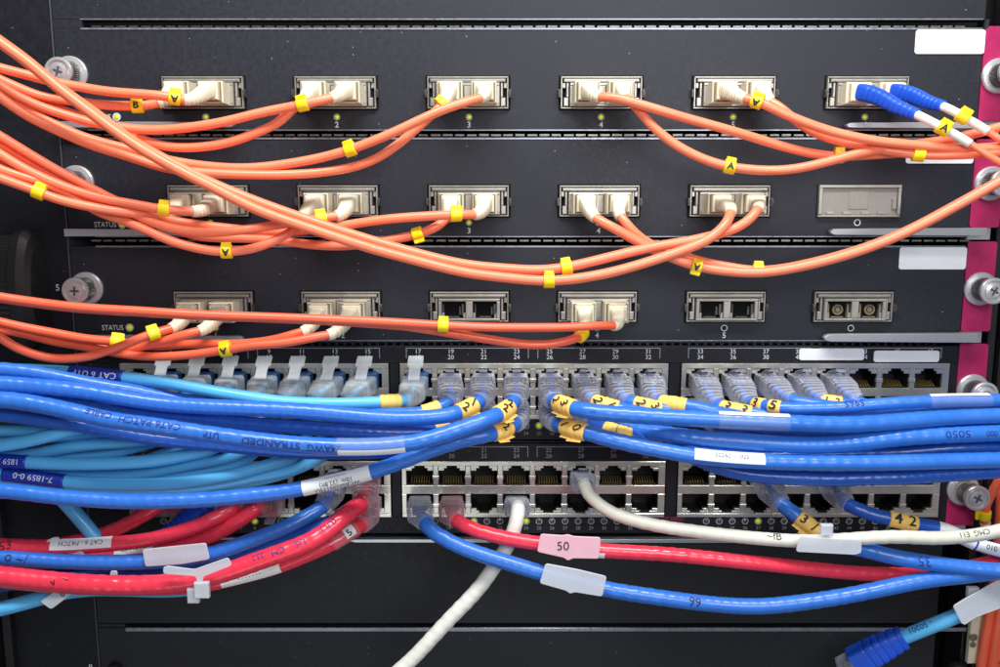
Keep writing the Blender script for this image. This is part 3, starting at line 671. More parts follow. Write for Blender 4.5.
# --- middle row
fibre('G1', 2, 1, 'r', [(192, 211.5, 66), (178, 210.5, 72), (158, 208.5, 76), (130, 203.5, 80), (108, 199.5, 82), (81, 192.5, 84), (54, 182.5, 88), (27, 170, 92), (0, 154, 98), (-50, 122, 106)], marks=[(165, 208, '')], dirn='topmost of its bundle')
fibre('G2', 2, 1, 'l', [(167, 217, 54), (158, 216.5, 60), (145, 215, 70), (130, 213, 78), (108, 210, 84), (81, 205, 90), (54, 198, 94), (32, 189.5, 98), (15, 183.5, 100), (0, 178, 102), (-50, 158, 110)], marks=[(40, 192, '')], dirn='lowest at the left edge')
fibre('G3', 2, 2, 'r', [(336, 216, 64), (322, 218, 68), (294, 222.5, 72), (267, 226.5, 74), (250, 229, 76), (214, 232.5, 78), (187, 231, 78), (160, 225, 76), (140, 217, 72), (125, 210, 72), (108, 204, 74), (81, 196.5, 78), (54, 188, 82), (27, 174, 86), (0, 159, 90), (-50, 128, 98)], marks=[(321, 217, '')])
fibre('G4', 2, 2, 'l', [(302, 218, 52), (299, 223, 58), (293, 230, 64), (280, 238, 70), (260, 246.5, 74), (240, 250.8, 76), (220, 251.5, 78), (201, 249, 78), (174, 242, 78), (147, 230.5, 76), (120, 219.5, 74), (99, 212, 74), (81, 201.5, 78), (54, 187, 86), (27, 178, 92), (0, 169, 97), (-50, 142, 104)], marks=[(227, 251, '-A')], dirn='looping low')
fibre('G5', 2, 3, 'r', [(474, 214.5, 64), (460, 214.5, 70), (439, 215.5, 72), (385, 219.5, 68), (341, 226, 62), (321, 228.5, 58), (297, 231, 54), (265, 231.5, 50), (235, 229, 50), (201, 225, 52), (177, 221.5, 56), (155, 215.5, 60), (130, 207, 64), (108, 197, 68), (81, 183, 72), (54, 168.5, 78), (27, 152.5, 84), (0, 136, 90), (-50, 106, 98)], marks=[(456, 215, '')])
fibre('G6', 2, 3, 'l', [(447, 218, 52), (442, 223, 58), (432, 229, 62), (412, 235.5, 62), (371, 243, 60), (348, 245.5, 58), (321, 245.5, 56), (294, 242.5, 54), (274, 240, 52), (250, 238.5, 50), (228, 238, 50), (201, 236.5, 52), (180, 231, 54), (155, 222, 56), (130, 212.5, 58), (108, 203.5, 62), (81, 189.5, 66), (54, 175.5, 72), (27, 160, 78), (0, 143, 84), (-50, 112, 92)], marks=[(417, 233, '', -1)])
fibre('G7', 2, 4, 'l', [(596, 218, 60), (602, 222, 64), (610, 226, 66), (635, 240, 64), (662, 253.5, 62), (689, 264, 64), (710, 269, 68), (729, 271.5, 72), (760, 272.5, 76), (794, 268, 80), (848, 254.5, 84), (902, 234, 90), (956, 206, 96), (1000, 181, 102), (1050, 152, 110)], w=10, marks=[(696, 266, '-A', -1)], dirn='sweeping far right')
fibre('G8', 2, 4, 'r', [(621, 217, 58), (626, 223, 62), (635, 233, 62), (654, 246, 58), (675, 253.5, 56), (700, 261, 58), (729, 267, 62), (757, 270.5, 66), (794, 266.5, 70), (848, 253, 74), (902, 233, 78), (956, 205, 86), (1000, 180.5, 90), (1050, 151, 98)], w=9.4, marks=[(757, 271, '')], dirn='behind its neighbour')
# --- bottom fibre row
fibre('H1', 3, 1, 'l', [(170.5, 328.5, 70), (160, 331.5, 76), (147, 335.5, 82), (133.5, 341, 86), (120, 346.5, 90), (108, 350.5, 92), (95, 355, 94), (81, 357.5, 96), (54, 358.5, 98), (27, 352, 102), (10, 344, 104), (0, 337, 106), (-50, 300, 112)], matn='orange_red', marks=[(154, 332.5, '')], dirn='sagging lowest at left edge')
fibre('H2', 3, 1, 'r', [(199, 331, 70), (187, 334, 74), (174, 338, 74), (158, 342.5, 72), (140, 347, 70), (120, 349, 68), (100, 347.5, 68), (81, 343.5, 70), (54, 338.5, 72), (27, 331, 76), (0, 325.5, 80), (-50, 315, 86)], matn='orange_red')
fibre('H3', 3, 2, 'l', [(302, 332, 66), (290, 335.5, 68), (277, 339, 66), (250, 343, 62), (221, 344, 58), (190, 344, 56), (160, 346, 56), (137, 345, 60), (118, 341.8, 78), (108, 341, 80), (81, 338, 82), (54, 333, 84), (27, 328, 88), (0, 322, 92), (-50, 310, 98)], matn='orange_red', marks=[(117, 340.5, '')], dirn='above its twin')
fibre('H4', 3, 2, 'r', [(328, 335, 66), (316, 337, 70), (304, 339.5, 72), (277, 343.5, 74), (250, 346, 74), (225, 350, 74), (201, 353.5, 72), (174, 356, 72), (147, 356.5, 72), (130, 355, 72), (108, 351.5, 74), (81, 346, 76), (54, 341.5, 80), (27, 334.5, 84), (0, 329, 90), (-50, 318, 98)], matn='orange_red', marks=[(226, 350, '-A')], dirn='marked A')
fibre('H5', 3, 4, 'r', [(613, 325.5, 64), (600, 325.5, 74), (575, 327, 82), (554, 327.5, 86), (500, 327.5, 90), (455, 326, 94), (412, 323.5, 96), (385, 322, 98), (331, 319.5, 102), (250, 316.5, 106), (187, 314, 110), (130, 310.5, 114), (81, 307.5, 118), (27, 301, 122), (0, 297, 126), (-50, 288, 132)], matn='orange_red', marks=[(443, 326, '')], dirn='straight across to the left')
fibre('H6', 3, 4, 'l', [(584, 328, 58), (583, 334, 66), (577, 338, 72), (565, 341.5, 76), (540, 344.8, 80), (510, 342.5, 82), (480, 338, 84), (440, 331.5, 86), (412, 327, 88), (385, 324.5, 90), (331, 321, 94), (250, 317.5, 98), (187, 315, 102), (130, 311.5, 106), (81, 308.5, 110), (27, 302, 114), (0, 298, 118), (-50, 289, 124)], matn='orange_red', marks=[(581, 335, '')], dirn='under its twin')
# --- the pair with blue boots and white sleeves
for side, tip, end, pts, mk, lab in (
    ('l', (917, 115, 80), (969.5, 143.5, 92), [(990, 156.5, 96), (1010, 168, 98), (1050, 190, 104)], (942, 129, 'A'), 'thin orange fibre, blue boot and white sleeve, marked A, left socket of sixth top port'),
    ('r', (943, 106.5, 74), (987, 131, 86), [(1005, 142.5, 90), (1050, 170, 96)], (961, 117, ''), 'thin orange fibre with blue boot and white sleeve, right socket of sixth top port')):
    c = W(PORTX[1][5], PORTY[1]); X = c[0]+SIDES[side]; Z = c[2]-2.7
    t = thing('fibre_patch_cable', lab, 'fibre cable', (X, -30, Z), 'fibre cables with blue boots')
    m = MB(); m.box(X-11.6, X+11.6, Z-9.8, Z+9.8, 3, 22, 1); m.box(X-9.6, X+9.6, Z-8.2, Z+8.2, 21.5, 29, .9); pb = m.build('plug', 'beige', t)
    P0 = np.array([X+1, -27, Z]); P1 = W(*tip); pa = Path([P0, P0*0.7+P1*0.3+np.array([0, -2.5, 1.0]), P0*.35+P1*.65, P1], step=1, smooth=2)
    m = MB()
    def shp(u):
        wx = 7.7+(5.2-7.7)*u; k = (u*11) % 1; g = 0.91 if (0.14 < u < 0.93 and k < 0.3) else 1
        return (wx*g, wx*g*1.0, 5-2.6*u)
    sweep(m, pa, 0, pa.len, None, n=20, step=.7, shape=shp); m.build('boot', 'boot_blue', pb)
    path = Path([pa.at(pa.len-6)[0], P1, W(*end)]+[W(*p) for p in pts], step=2, smooth=3)
    se = path.near(end[0], end[1]); m = MB(); sweep(m, path, 0, se, lambda u, s: 3.9, n=16); m.build('white_sleeve', 'white_jacket', t)
    m = MB(); sweep(m, path, se-3, path.len, lambda u, s: 3.0, n=14); m.build('jacket', 'orange', t)
    clip_marker(t, path, mk[0], mk[1], 3.9, mk[2], L=10)

# ================================================================== ETHERNET CABLES
def tape_wrap(parent, path, px, py, r, L=16, text='', flags=1, matn='tape', size=8, rot=0.0, flip=False, seam=True):
    s = path.near(px, py); m = MB(); R = r+1.0
    sweep(m, path, s-L/2, s+L/2, lambda u, q: R+0.5*math.sin(q*1.3)*0.4+(0.35 if abs(u-.5) < .06 else 0), n=24, step=1.2)
    # loose pointed corners of the folded tape
    for k in range(flags):
        for sd in (-1, 1):
            u0 = s+sd*L*0.18; q, tt = path.at(u0); C, B = frames(q[None], tt[None]); up = B[0]*(-1 if B[0][2] > 0 else 1); a = tt*L*.28
            A0 = q+up*(R-.8)-a+C[0]*1.5; A1 = q+up*(R-.8)+a+C[0]*1.5; T0 = q+up*(R+3.2+sd)-a*1.25+C[0]*3; T1 = q+up*(R+2.2)+a*.9+C[0]*3; th = C[0]*.7
            m.add([A0, A1, T1, T0, A0-th, A1-th, T1-th, T0-th], [(0, 1, 2, 3), (7, 6, 5, 4), (0, 4, 5, 1), (1, 5, 6, 2), (2, 6, 7, 3), (3, 7, 4, 0)])
    o = m.build('tape_marker', matn, parent)
    if text:
        m = MB(); n = len(text)
        for i, chh in enumerate(text):
            cable_text(m, path, s+(i-(n-1)/2)*L*0.5*(1 if path.at(s)[1][0] > 0 else -1), chh, size, R+.6, off=0.25, flip=flip, bold=0.015, rot=rot)
        m.build('marker_number', 'ink', o)
def sleeve(parent, path, pxa, pya, pxb, pyb, r, matn, name='label_sleeve', th=.6):
    a, b_ = sorted((path.near(pxa, pya), path.near(pxb, pyb))); m = MB(); sweep(m, path, a, b_, lambda u, s: r+th, n=20, step=2, caps=True); return m.build(name, matn, parent), a, b_
def half_label(parent, path, pxa, pya, pxb, pyb, r, a0, a1, matn='label_white', name='paper_label', text=None, th=.5, tsize=4, flip=False):
    """a paper label that covers only part of the way round, angles measured up from the side facing the front"""
    s0, s1 = sorted((path.near(pxa, pya), path.near(pxb, pyb))); m = MB(); ns = max(4, int((s1-s0)/3)); na = 8; V = []; V2 = []
    for i in range(ns+1):
        q, t = path.at(s0+(s1-s0)*i/ns); C, B = frames(q[None], t[None]); up = B[0] if B[0][2] > 0 else -B[0]
        for j in range(na+1):
            a = math.radians(a0+(a1-a0)*j/na); nn = C[0]*math.cos(a)+up*math.sin(a); V.append(q+nn*(r+th)); V2.append(q+nn*(r+th-.35))
    K = (ns+1)*(na+1); Fc = []
    for i in range(ns):
        for j in range(na):
            a = i*(na+1)+j; Fc.append((a, a+1, a+na+2, a+na+1)); Fc.append((K+a+na+1, K+a+na+2, K+a+1, K+a))
    m.add(V+V2, Fc, True); o = m.build(name, matn, parent)
    if text:
        m = MB(); am = (a0+a1)/2; nl = len(text)
        for k, tx in enumerate(text):
            aa = math.radians(am+(nl/2-k-.5)*(a1-a0)/max(1, nl)*0.8*(-1 if flip else 1)); cable_text(m, path, (s0+s1)/2, tx, tsize, r+th, off=aa, flip=flip, bold=0, lift=.25)
        m.build('label_print', 'print_red' if False else 'ink', o)
    return o
def rj_plug(t, kind, path, s_tip, X, Z, up):
    """moulded plug from the jack mouth to the cable end; kind clear / clear_red / frost"""
    mt = {'clear': 'clear', 'clear_red': 'clear_red', 'frost': 'frost', 'grey': 'clear'}[kind]
    m = MB(); fr = kind == 'frost'
    def shp(u):
        if fr and u < .3: return (8.5, 6, 6)
        if u < 0.30: return (11.4, 7.3, 8)
        if u < 0.33: return (12.7, 9.2, 7)
        if u < 0.62: return (12.5 if (u*14) % 1 < .75 or fr else 11.8, 9.3 if (u*14) % 1 < .75 or fr else 8.5, 6 if not fr else 4.5)
        k = (u-0.62)/0.38; rib = -0.9 if (k*4) % 1 < .35 and k < .95 else 0
        if fr: return (13.2+(8.6-13.2)*k+rib*.7, 10.2+(8-10.2)*k+rib*.7, 5-2.4*k)
        return (12.2+(8.6-12.2)*k+rib, 9.4+(8.0-9.4)*k+rib, 5-2.4*k)
    sweep(m, path, 1.5, s_tip+1.5, None, n=28, step=0.9, shape=shp)
    if not fr: m.smooth = [False]*len(m.smooth)
    if not fr:      # moulded ridges on the upper face
        for d in (21, 28, 35):
            q, _ = path.at(d*s_tip/58)
            for x0_, x1_ in ((-8, -5.5), (5.5, 8), (-4, 4)): m.box(q[0]+x0_, q[0]+x1_, q[2]+7.6, q[2]+up*9.6+.8 if up > 0 else q[2]+9.4, d-2, d+2, .3)
            m.box(q[0]-11.6, q[0]-10.0, q[2]-6, q[2]+7, d-2, d+3, .4); m.box(q[0]+10.0, q[0]+11.6, q[2]-6, q[2]+7, d-2, d+3, .4)
    p = m.build('plug', mt, t)
    m = MB()
    if fr: pr = [(38, 9.2, 5.6), (31, 14.5, 5.4), (25, 19, 5.6), (24.5, 19.2, 7.6), (20, 23, 7.6), (15, 26.5, 7.3)]
    else: pr = [(1, 7.4, 3.6), (8, 10.2, 3.8), (15, 12.6, 4.2), (23, 14.6, 4.4), (27, 14.8, 4.4)]
    V = []
    for d, z, w in pr:
        q, _ = path.at(min(d, s_tip)); x = q[0]*.5+X*.5
        for dz in (0, -1.3):
            for sx in (-1, 1): V.append((x+sx*w, -d, Z*.5+q[2]*.5+up*(z+dz)))
    Fc = []
    for i in range(len(pr)-1):
        a = i*4; b_ = a+4; Fc += [(a, a+1, b_+1, b_), (a+3, a+2, b_+2, b_+3), (a+1, a+3, b_+3, b_+1), (a+2, a, b_, b_+2)]
    Fc += [(0, 2, 3, 1), (len(V)-4, len(V)-3, len(V)-1, len(V)-2)]
    m.add(V, Fc); m.build('latch', mt if fr else 'clear_latch', p)
    return p
GE = {'b': 'blue ethernet cables', 'k': 'light blue ethernet cables', 'r': 'red ethernet cables', 'w': 'white ethernet cables'}
ETH = {}
def eth(key, label, g, matn, w, pts, jack=None, kind='clear', twist=True, cat='ethernet cable', tipr=None):
    """pts start at the plug tip (or at a free end); jack = (card letter, row 0/1, column index)"""
    dm = np.mean([p[2] for p in pts[1:]]); r = wr(w, dm)
    P = [W(*p) for p in pts]; st = None
    if jack:
        X = COLX[jack[2]]; Z = JZ[(jack[0], jack[1])]; base = np.array([X, -1.0, Z-1.6*(1 if jack[1] == 0 else -1)]); tip = P[0]
        d1 = 0.45; a = base+np.array([0, tip[1]*d1, 0])*1.0; a = a*0.6+(base*(1-d1)+tip*d1)*.4
        P = [base, a]+P; 
    path = Path(P, step=2, smooth=3.5)
    t = thing('ethernet_cable', label, cat, tuple(P[0]), GE[g])
    m = MB(); s_start = 0
    if jack:
        i = np.argmin(((path.Q-tip)**2).sum(1)); s_tip = path.s[i]; s_start = 16
        rj_plug(t, kind, path, s_tip, X, Z, 1 if jack[1] == 0 else -1)
    ph = rng.uniform(0, 6); tw = (0.02, rng.uniform(12, 16), ph) if twist else None
    if jack: 
        m0 = MB(); sweep(m0, path, s_start, s_tip, lambda u, s: r*(0.42+.5*max(0, u-.35)/.65), n=14, step=2); 
        if kind != 'frost':
            ud = 1 if jack[1] == 0 else -1; z0_, z1_ = sorted((Z+ud*3.5, Z+ud*6.4)); m0.box(X-5.6, X+5.6, z0_-1.6*ud, z1_-1.6*ud, 10, 23, .8)
        m0.build('core', matn, t)
        if kind == 'frost': m0 = MB(); m0.box(X-10.6, X+10.6, Z-8, Z+7, 1, 15, 1); m0.build('inner_plug', 'inner_blue', t)
    sweep(m, path, s_tip-4 if jack else 0, path.len, lambda u, s: r*(1+0.008*math.sin(s*.05+ph)), n=20, step=1.7, twist=tw); m.build('jacket', matn, t)
    ETH[key] = (t, path, r); return t, path, r

# ---- left bundle, dark blue (port column index = (number-1)/2)
t, p, r = eth('E1', 'blue ethernet cable topmost of the left bundle, ending in upper jack 19', 'b', 'blue', 13.6, [(449, 402, 60), (439, 407, 66), (425, 412, 72), (400, 414, 74), (350, 412, 74), (300, 408.5, 74), (250, 405.5, 74), (200, 402, 76), (160, 396, 82), (130, 390, 90), (108, 386.5, 96), (81, 381.5, 102), (54, 376, 106), (27, 371.5, 110), (0, 369, 114), (-60, 366, 120)], ('A', 0, 9))
tape_wrap(t, p, 430, 410, r, 17, '')
t, p, r = eth('E2', 'blue ethernet cable marked 21 running left above the CAT6 PATCH CABLE lettering', 'b', 'blue', 16.2, [(479.5, 400.5, 62), (470, 407, 72), (455, 413.5, 84), (430, 417.5, 92), (400, 418.5, 94), (370, 417, 96), (307, 411.5, 98), (250, 408.5, 100), (201, 406.5, 102), (160, 403.5, 104), (120, 397.5, 108), (94, 393, 110), (54, 388, 114), (27, 385.5, 116), (0, 383.5, 120), (-60, 382, 126)], ('A', 0, 10))
tape_wrap(t, p, 467, 408.5, r, 20, '21', size=9, rot=-1.1)
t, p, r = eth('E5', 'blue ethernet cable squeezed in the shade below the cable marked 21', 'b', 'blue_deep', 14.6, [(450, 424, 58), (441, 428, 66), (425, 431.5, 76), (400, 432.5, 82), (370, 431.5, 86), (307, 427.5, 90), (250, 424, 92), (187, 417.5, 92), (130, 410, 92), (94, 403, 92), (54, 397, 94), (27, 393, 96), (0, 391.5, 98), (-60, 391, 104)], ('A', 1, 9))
tape_wrap(t, p, 441, 428.5, r, 15, '')
t, p, r = eth('E3', 'blue ethernet cable lettered CAT6 PATCH CABLE upside down, marked 22, in upper jack 23', 'b', 'blue', 17.4, [(513.5, 401.5, 62), (506, 410, 78), (492, 417.5, 96), (479, 422.5, 104), (452, 432, 110), (425, 440, 114), (400, 444.5, 116), (370, 446.5, 116), (335, 446.5, 116), (304, 445, 116), (250, 439.5, 116), (187, 431, 116), (147, 425, 118), (108, 419.5, 120), (81, 413.5, 122), (54, 407.5, 122), (27, 402.5, 124), (0, 399.5, 126), (-60, 397, 132)], ('A', 0, 11))
tape_wrap(t, p, 503, 411.5, r*0.98, 20, '22', size=9, rot=-1.1)
m = MB(); cable_text(m, p, p.near(100, 417.5), 'CABLE', 5.6, r, off=0.55, flip=True); cable_text(m, p, p.near(152, 425.5), 'CAT6 PATCH', 5.6, r, off=.35, flip=True, sx=1.15); cable_text(m, p, p.near(215, 434.5), 'UTP', 5.6, r, off=-0.05, flip=True); cable_text(m, p, p.near(272, 442), 'STRANDED', 5.8, r, off=-.15, flip=True, sx=1.25); cable_text(m, p, p.near(326, 445.8), '24AWG', 6.2, r, off=-.25, flip=True); m.build('jacket_lettering', 'ink_navy', t)
sleeve(t, p, 337, 446, 406, 443, r, 'label_clear'); half_label(t, p, 338, 446, 405, 443.5, r+.5, -64, -24)
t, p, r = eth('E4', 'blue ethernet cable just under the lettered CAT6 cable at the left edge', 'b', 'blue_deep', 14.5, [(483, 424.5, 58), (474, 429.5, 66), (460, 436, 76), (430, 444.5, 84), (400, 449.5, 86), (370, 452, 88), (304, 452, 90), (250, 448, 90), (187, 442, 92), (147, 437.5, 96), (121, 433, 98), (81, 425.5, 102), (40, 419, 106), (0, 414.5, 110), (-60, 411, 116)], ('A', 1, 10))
tape_wrap(t, p, 462, 436, r, 22, '')
t, p, r = eth('E7', 'blue ethernet cable lowest of the left bundle, with white 10m length label', 'b', 'blue', 16, [(515, 423.5, 60), (506, 429, 74), (493, 433.5, 86), (480, 436.5, 92), (460, 441, 94), (439, 447.5, 96), (412, 457.5, 96), (385, 467.5, 98), (360, 475, 100), (330, 482, 102), (304, 488, 104), (277, 492.5, 106), (250, 495.5, 108), (220, 498.5, 110), (187, 500.5, 112), (150, 501.5, 114), (120, 501.2, 114), (90, 499.5, 116), (54, 496.5, 118), (25, 493, 120), (0, 490.5, 122), (-60, 485, 130)], ('A', 1, 11))
tape_wrap(t, p, 502, 430, r*.98, 20, '2', size=8, rot=-1.1)
half_label(t, p, 303, 488.5, 370, 472, r, -78, 62, text=['WCB50205173U.', '10m  (32.8ft)', '-----------'], tsize=4.2, flip=True)
# ---- light blue run over the top of the left plugs
t, p, r = eth('L1', 'light blue cable above the left bundle, lettered CAT 6 UTP, in upper jack 17', 'k', 'sky_blue', 12.6, [(405, 400, 60), (396, 401, 66), (380, 402, 72), (350, 403.5, 76), (321, 403.5, 78), (280, 401.5, 80), (250, 397.5, 82), (214, 391.5, 82), (174, 384, 82), (147, 380, 82), (127, 377.5, 82), (100, 375, 82), (72, 372.5, 82), (50, 371, 82), (0, 369, 84), (-60, 367, 88)], ('A', 0, 8), 'frost', twist=False)
tape_wrap(t, p, 390, 401.3, r, 19, '', flags=0)
o, a, b_ = sleeve(t, p, 70, 372, 124, 377, r, 'sleeve_blue', th=.7); m = MB(); cable_text(m, p, p.near(98, 375), 'CAT 6 UTP', 5.4, r+.7, flip=True, off=.05, sx=1.1); m.build('sleeve_lettering', 'print_white', o)
# ---- light blue cables into the frosted plugs, left
FT = {1: (160, 390), 2: (191, 391), 3: (223, 393), 4: (255, 396), 5: (285, 398), 6: (315, 399), 7: (349, 398.5)}
KP = {1: ([(150, 402, 64), (120, 418, 68), (85, 427, 74), (54, 429, 80), (27, 430.5, 84), (0, 431, 88), (-60, 431, 94)], 12, 'light blue cable highest of the light blue group at the left edge'),
      2: ([(180, 402, 64), (150, 414, 68), (110, 421, 76), (84, 427, 84), (67, 431, 90), (54, 434.5, 94), (27, 441, 98), (0, 445.5, 100), (-60, 452, 108)], 13.2, 'light blue cable rising from left edge under the lettered blue cable'),
      3: ([(210, 408, 62), (180, 430, 62), (160, 438, 66), (130, 442.5, 70), (94, 444.5, 74), (67, 448, 76), (40, 453, 76), (0, 457, 78), (-60, 458, 84)], 12.4, 'light blue cable emerging beneath the rising one'),
      4: ([(246, 410, 62), (232, 435, 64), (214, 448, 68), (187, 455, 74), (160, 460, 80), (120, 463, 86), (67, 464, 90), (30, 462.5, 94), (0, 461, 96), (-60, 458, 102)], 13.4, 'light blue cable with short dark blue sleeve at the left edge'),
      5: ([(275, 412, 60), (264, 438, 60), (241, 454, 62), (201, 463, 64), (160, 470.5, 66), (120, 474.5, 68), (67, 475, 70), (0, 472, 72), (-60, 470, 78)], 12, 'light blue cable in shade between two brighter light blue ones'),
      6: ([(308, 414, 60), (306, 440, 62), (292, 457, 66), (267, 465.5, 72), (240, 473, 78), (214, 478, 82), (174, 483, 86), (120, 484, 88), (67, 481.5, 90), (30, 477, 92), (0, 473.5, 94), (-60, 468, 100)], 13.2, 'light blue cable lowest of its group, with dark blue numbered sleeve'),
      7: ([(341, 412, 58), (338, 440, 58), (310, 463, 58), (260, 480, 56), (180, 488, 54), (110, 480, 54), (60, 470, 56), (20, 466, 58), (-60, 462, 64)], 12, 'light blue cable mostly hidden at the back of the left bundle')}
for k in range(1, 8):
    ps, w_, lab = KP[k]
    t, p, r = eth('K%d' % k, lab, 'k', 'sky_blue', w_, [(FT[k][0], FT[k][1], 56)]+ps, ('A', 0, k), 'frost', twist=False)
    if k == 4:
        o, *_ = sleeve(t, p, -20, 460, 28, 462.5, r, 'sleeve_blue', th=.7); m = MB(); cable_text(m, p, p.near(12, 461.5), '1859 7', 5, r+.7, flip=True); m.build('sleeve_lettering', 'print_white', o)
    if k == 6:
        o, *_ = sleeve(t, p, 3, 474, 66, 481.5, r, 'sleeve_blue', th=.7); m = MB(); cable_text(m, p, p.near(36, 478), '7-1859 0-0', 5.2, r+.7, flip=True, sx=1.1); m.build('sleeve_lettering', 'print_white', o)
KX = {1: ([(168, 432, 58), (140, 446, 60), (100, 455, 62), (50, 456, 66), (0, 452, 70), (-60, 450, 76)], 'light blue cable filling the space behind the two sleeved light blue ones'),
      2: ([(200, 436, 54), (170, 452, 56), (130, 466, 58), (80, 471, 60), (0, 466, 64), (-60, 464, 70)], 'light blue cable glimpsed between the sleeved cables, left of centre'),
      4: ([(262, 440, 54), (240, 462, 56), (200, 474, 58), (130, 479, 62), (60, 477, 64), (0, 470, 68), (-60, 468, 74)], 'light blue cable just above the lowest light blue one'),
      6: ([(322, 444, 54), (300, 466, 60), (262, 476, 66), (220, 484, 70), (170, 489, 74), (110, 489, 76), (50, 485, 80), (0, 479, 84), (-60, 474, 90)], 'light blue cable peeking out under the lowest numbered light blue one'),
      3: ([(222, 420, 54), (190, 432, 56), (150, 437, 60), (100, 436, 66), (50, 437, 70), (0, 438, 74), (-60, 440, 80)], 'light blue cable behind the rising one at the left edge')}
for k, (ps, lab) in KX.items():
    eth('X%d' % k, lab, 'k', 'sky_blue', 12, [(FT[k][0]+2, 421, 54)]+ps, ('A', 1, k), 'frost', twist=False)
eth('K8', 'light blue cable slanting down behind the bottom blue cable at the left', 'k', 'sky_blue', 15, [(20, 455, 50), (40, 472, 58), (55, 490, 62), (75, 513, 64), (92, 533, 64), (110, 552, 62), (130, 565, 60)], twist=False)
# ---- lower left: red and blue
t, p, r = eth('RA', 'red ethernet cable highest at the lower left, wearing a white printed label', 'r', 'red', 15.5, [(236, 505, 58), (228, 511, 64), (214, 518, 72), (201, 524.5, 76), (174, 533.5, 80), (147, 540, 84), (121, 543, 88), (80, 546, 92), (40, 547, 96), (0, 545.5, 100), (-60, 541, 106)], ('B', 1, 3), 'clear_red')
half_label(t, p, 52, 546, 113, 543.5, r, -25, 70, text=['CAT 6 - PATCH'], tsize=4.2, flip=True)
m = MB(); cable_text(m, p, p.near(8, 545), '53', 8, r, rot=.3, bold=-0.005); m.build('handwriting', 'ink', t)
RAp = (t, p, r)
t, p, r = eth('RB', 'red ethernet cable rising steeply behind the blue ones, second red plug from left', 'r', 'red', 16.5, [(258, 507, 58), (250, 513, 62), (240, 519.5, 64), (228, 527, 66), (201, 539, 66), (174, 547, 66), (147, 552, 66), (110, 556, 66), (60, 560, 68), (0, 563, 72), (-60, 563, 78)], ('B', 1, 4), 'clear_red')
half_label(t, p, 118, 555.5, 157, 550.5, r, 0, 75, text=['CAT6 UTP'], tsize=4, flip=True)
eth('RC', 'dark red cable stub rising to the leftmost red plug behind the bundle', 'r', 'red', 15.5, [(172, 498, 54), (163, 503, 58), (147, 513, 60), (125, 525, 60), (104, 534, 58), (80, 541, 56), (40, 548, 54), (0, 552, 54), (-60, 556, 60)], ('B', 1, 1), 'clear_red')
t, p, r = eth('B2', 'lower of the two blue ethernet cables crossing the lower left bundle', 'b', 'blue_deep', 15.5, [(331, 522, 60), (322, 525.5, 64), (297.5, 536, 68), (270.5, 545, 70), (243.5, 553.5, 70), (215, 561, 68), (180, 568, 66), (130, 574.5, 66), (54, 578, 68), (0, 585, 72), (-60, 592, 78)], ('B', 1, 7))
t, p, r = eth('B1', 'blue ethernet cable crossing the lower left bundle, carrying a blank white tag', 'b', 'blue', 16, [(323, 506, 62), (314, 512, 68), (297.5, 521.5, 76), (270.5, 533.5, 84), (243.5, 543.5, 90), (214.5, 553, 94), (174, 560, 96), (120, 562.5, 98), (67.5, 561.5, 100), (27, 559, 104), (0, 557, 106), (-60, 553, 112)], ('B', 0, 6))
m = MB(); cable_text(m, p, p.near(11, 557.5), 'o', 9, r, off=.1, bold=-0.005, rot=.3); cable_text(m, p, p.near(26, 559), '~/', 8, r, off=-.1, bold=-0.005); m.build('handwriting', 'ink', t)
def flag_tag(parent, corners, d, text=None, tsize=9, th=1.6, matn='tag', neck=None, name='plastic_tag', tpos=None, trot=0):
    P0_ = [W(x, y, d) for x, y in corners]; P = []; m = MB()
    for i, q in enumerate(P0_):
        a_, b_ = P0_[i-1], P0_[(i+1) % len(P0_)]; la, lb = np.linalg.norm(a_-q), np.linalg.norm(b_-q); rr = min(2.6, la*.35, lb*.35)
        pa_, pb_ = q+(a_-q)/la*rr, q+(b_-q)/lb*rr
        for u in (0, .33, .67, 1): P.append((1-u)**2*pa_+2*u*(1-u)*q+u*u*pb_)
    n = len(P)
    nrm = np.array([0, 1.0, 0]); V = P+[q+nrm*th for q in P]
    m.add(V, [tuple(range(n)), tuple(range(n, 2*n))[::-1]]+[(i, n+i, n+(i+1) % n, (i+1) % n) for i in range(n)])
    if neck:
        for (x0, y0, x1, y1, dd) in neck:
            a = W(x0, y1, dd); c_ = W(x1, y0, dd); m.box(a[0], c_[0], a[2], c_[2], dd-5, dd, .8)
    o = m.build(name, matn, parent); md = o.modifiers.new('b', 'BEVEL'); md.width = 0.9*S; md.segments = 3; md.limit_method = 'ANGLE'; md.angle_limit = 0.6
    if text:
        V, Fc = glyphs(text, -0.004); c_ = W(tpos[0], tpos[1], d+.5); h = tsize/.72; ca, sa = math.cos(trot), math.sin(trot)
        m = MB(); m.add(np.stack([c_[0]+(V[:, 0]*ca-V[:, 1]*sa)*h*.9, np.full(len(V), c_[1]), c_[2]+(V[:, 0]*sa+V[:, 1]*ca)*h*.9], 1), Fc); m.build('handwriting', 'ink', o)
    return o
flag_tag(t, [(142, 549.5), (206, 543), (209.8, 559.5), (182, 564.5), (145, 567)], 108)
flag_tag(RAp[0], [(46, 541), (51, 537.5), (113, 535), (80, 551), (60, 556), (47, 546)][:1]+[(52, 538), (58, 537), (60, 545), (78, 547.5), (85, 556), (30, 555), (44, 549)], 98)
t, p, r = eth('C1', 'thick red ethernet cable lettered US CM across the lower left, holding a folded tag', 'r', 'red', 20, [(361, 503.5, 64), (353, 509.5, 76), (338, 521.5, 90), (325, 532, 98), (311, 541, 104), (284, 552, 110), (257, 561.5, 114), (230, 571, 118), (200, 579, 120), (168, 583.5, 122), (135, 585, 122), (100, 584.5, 124), (67.5, 582.5, 124), (30, 579, 126), (0, 576, 128), (-60, 570, 134)], ('B', 0, 7), 'clear_red')
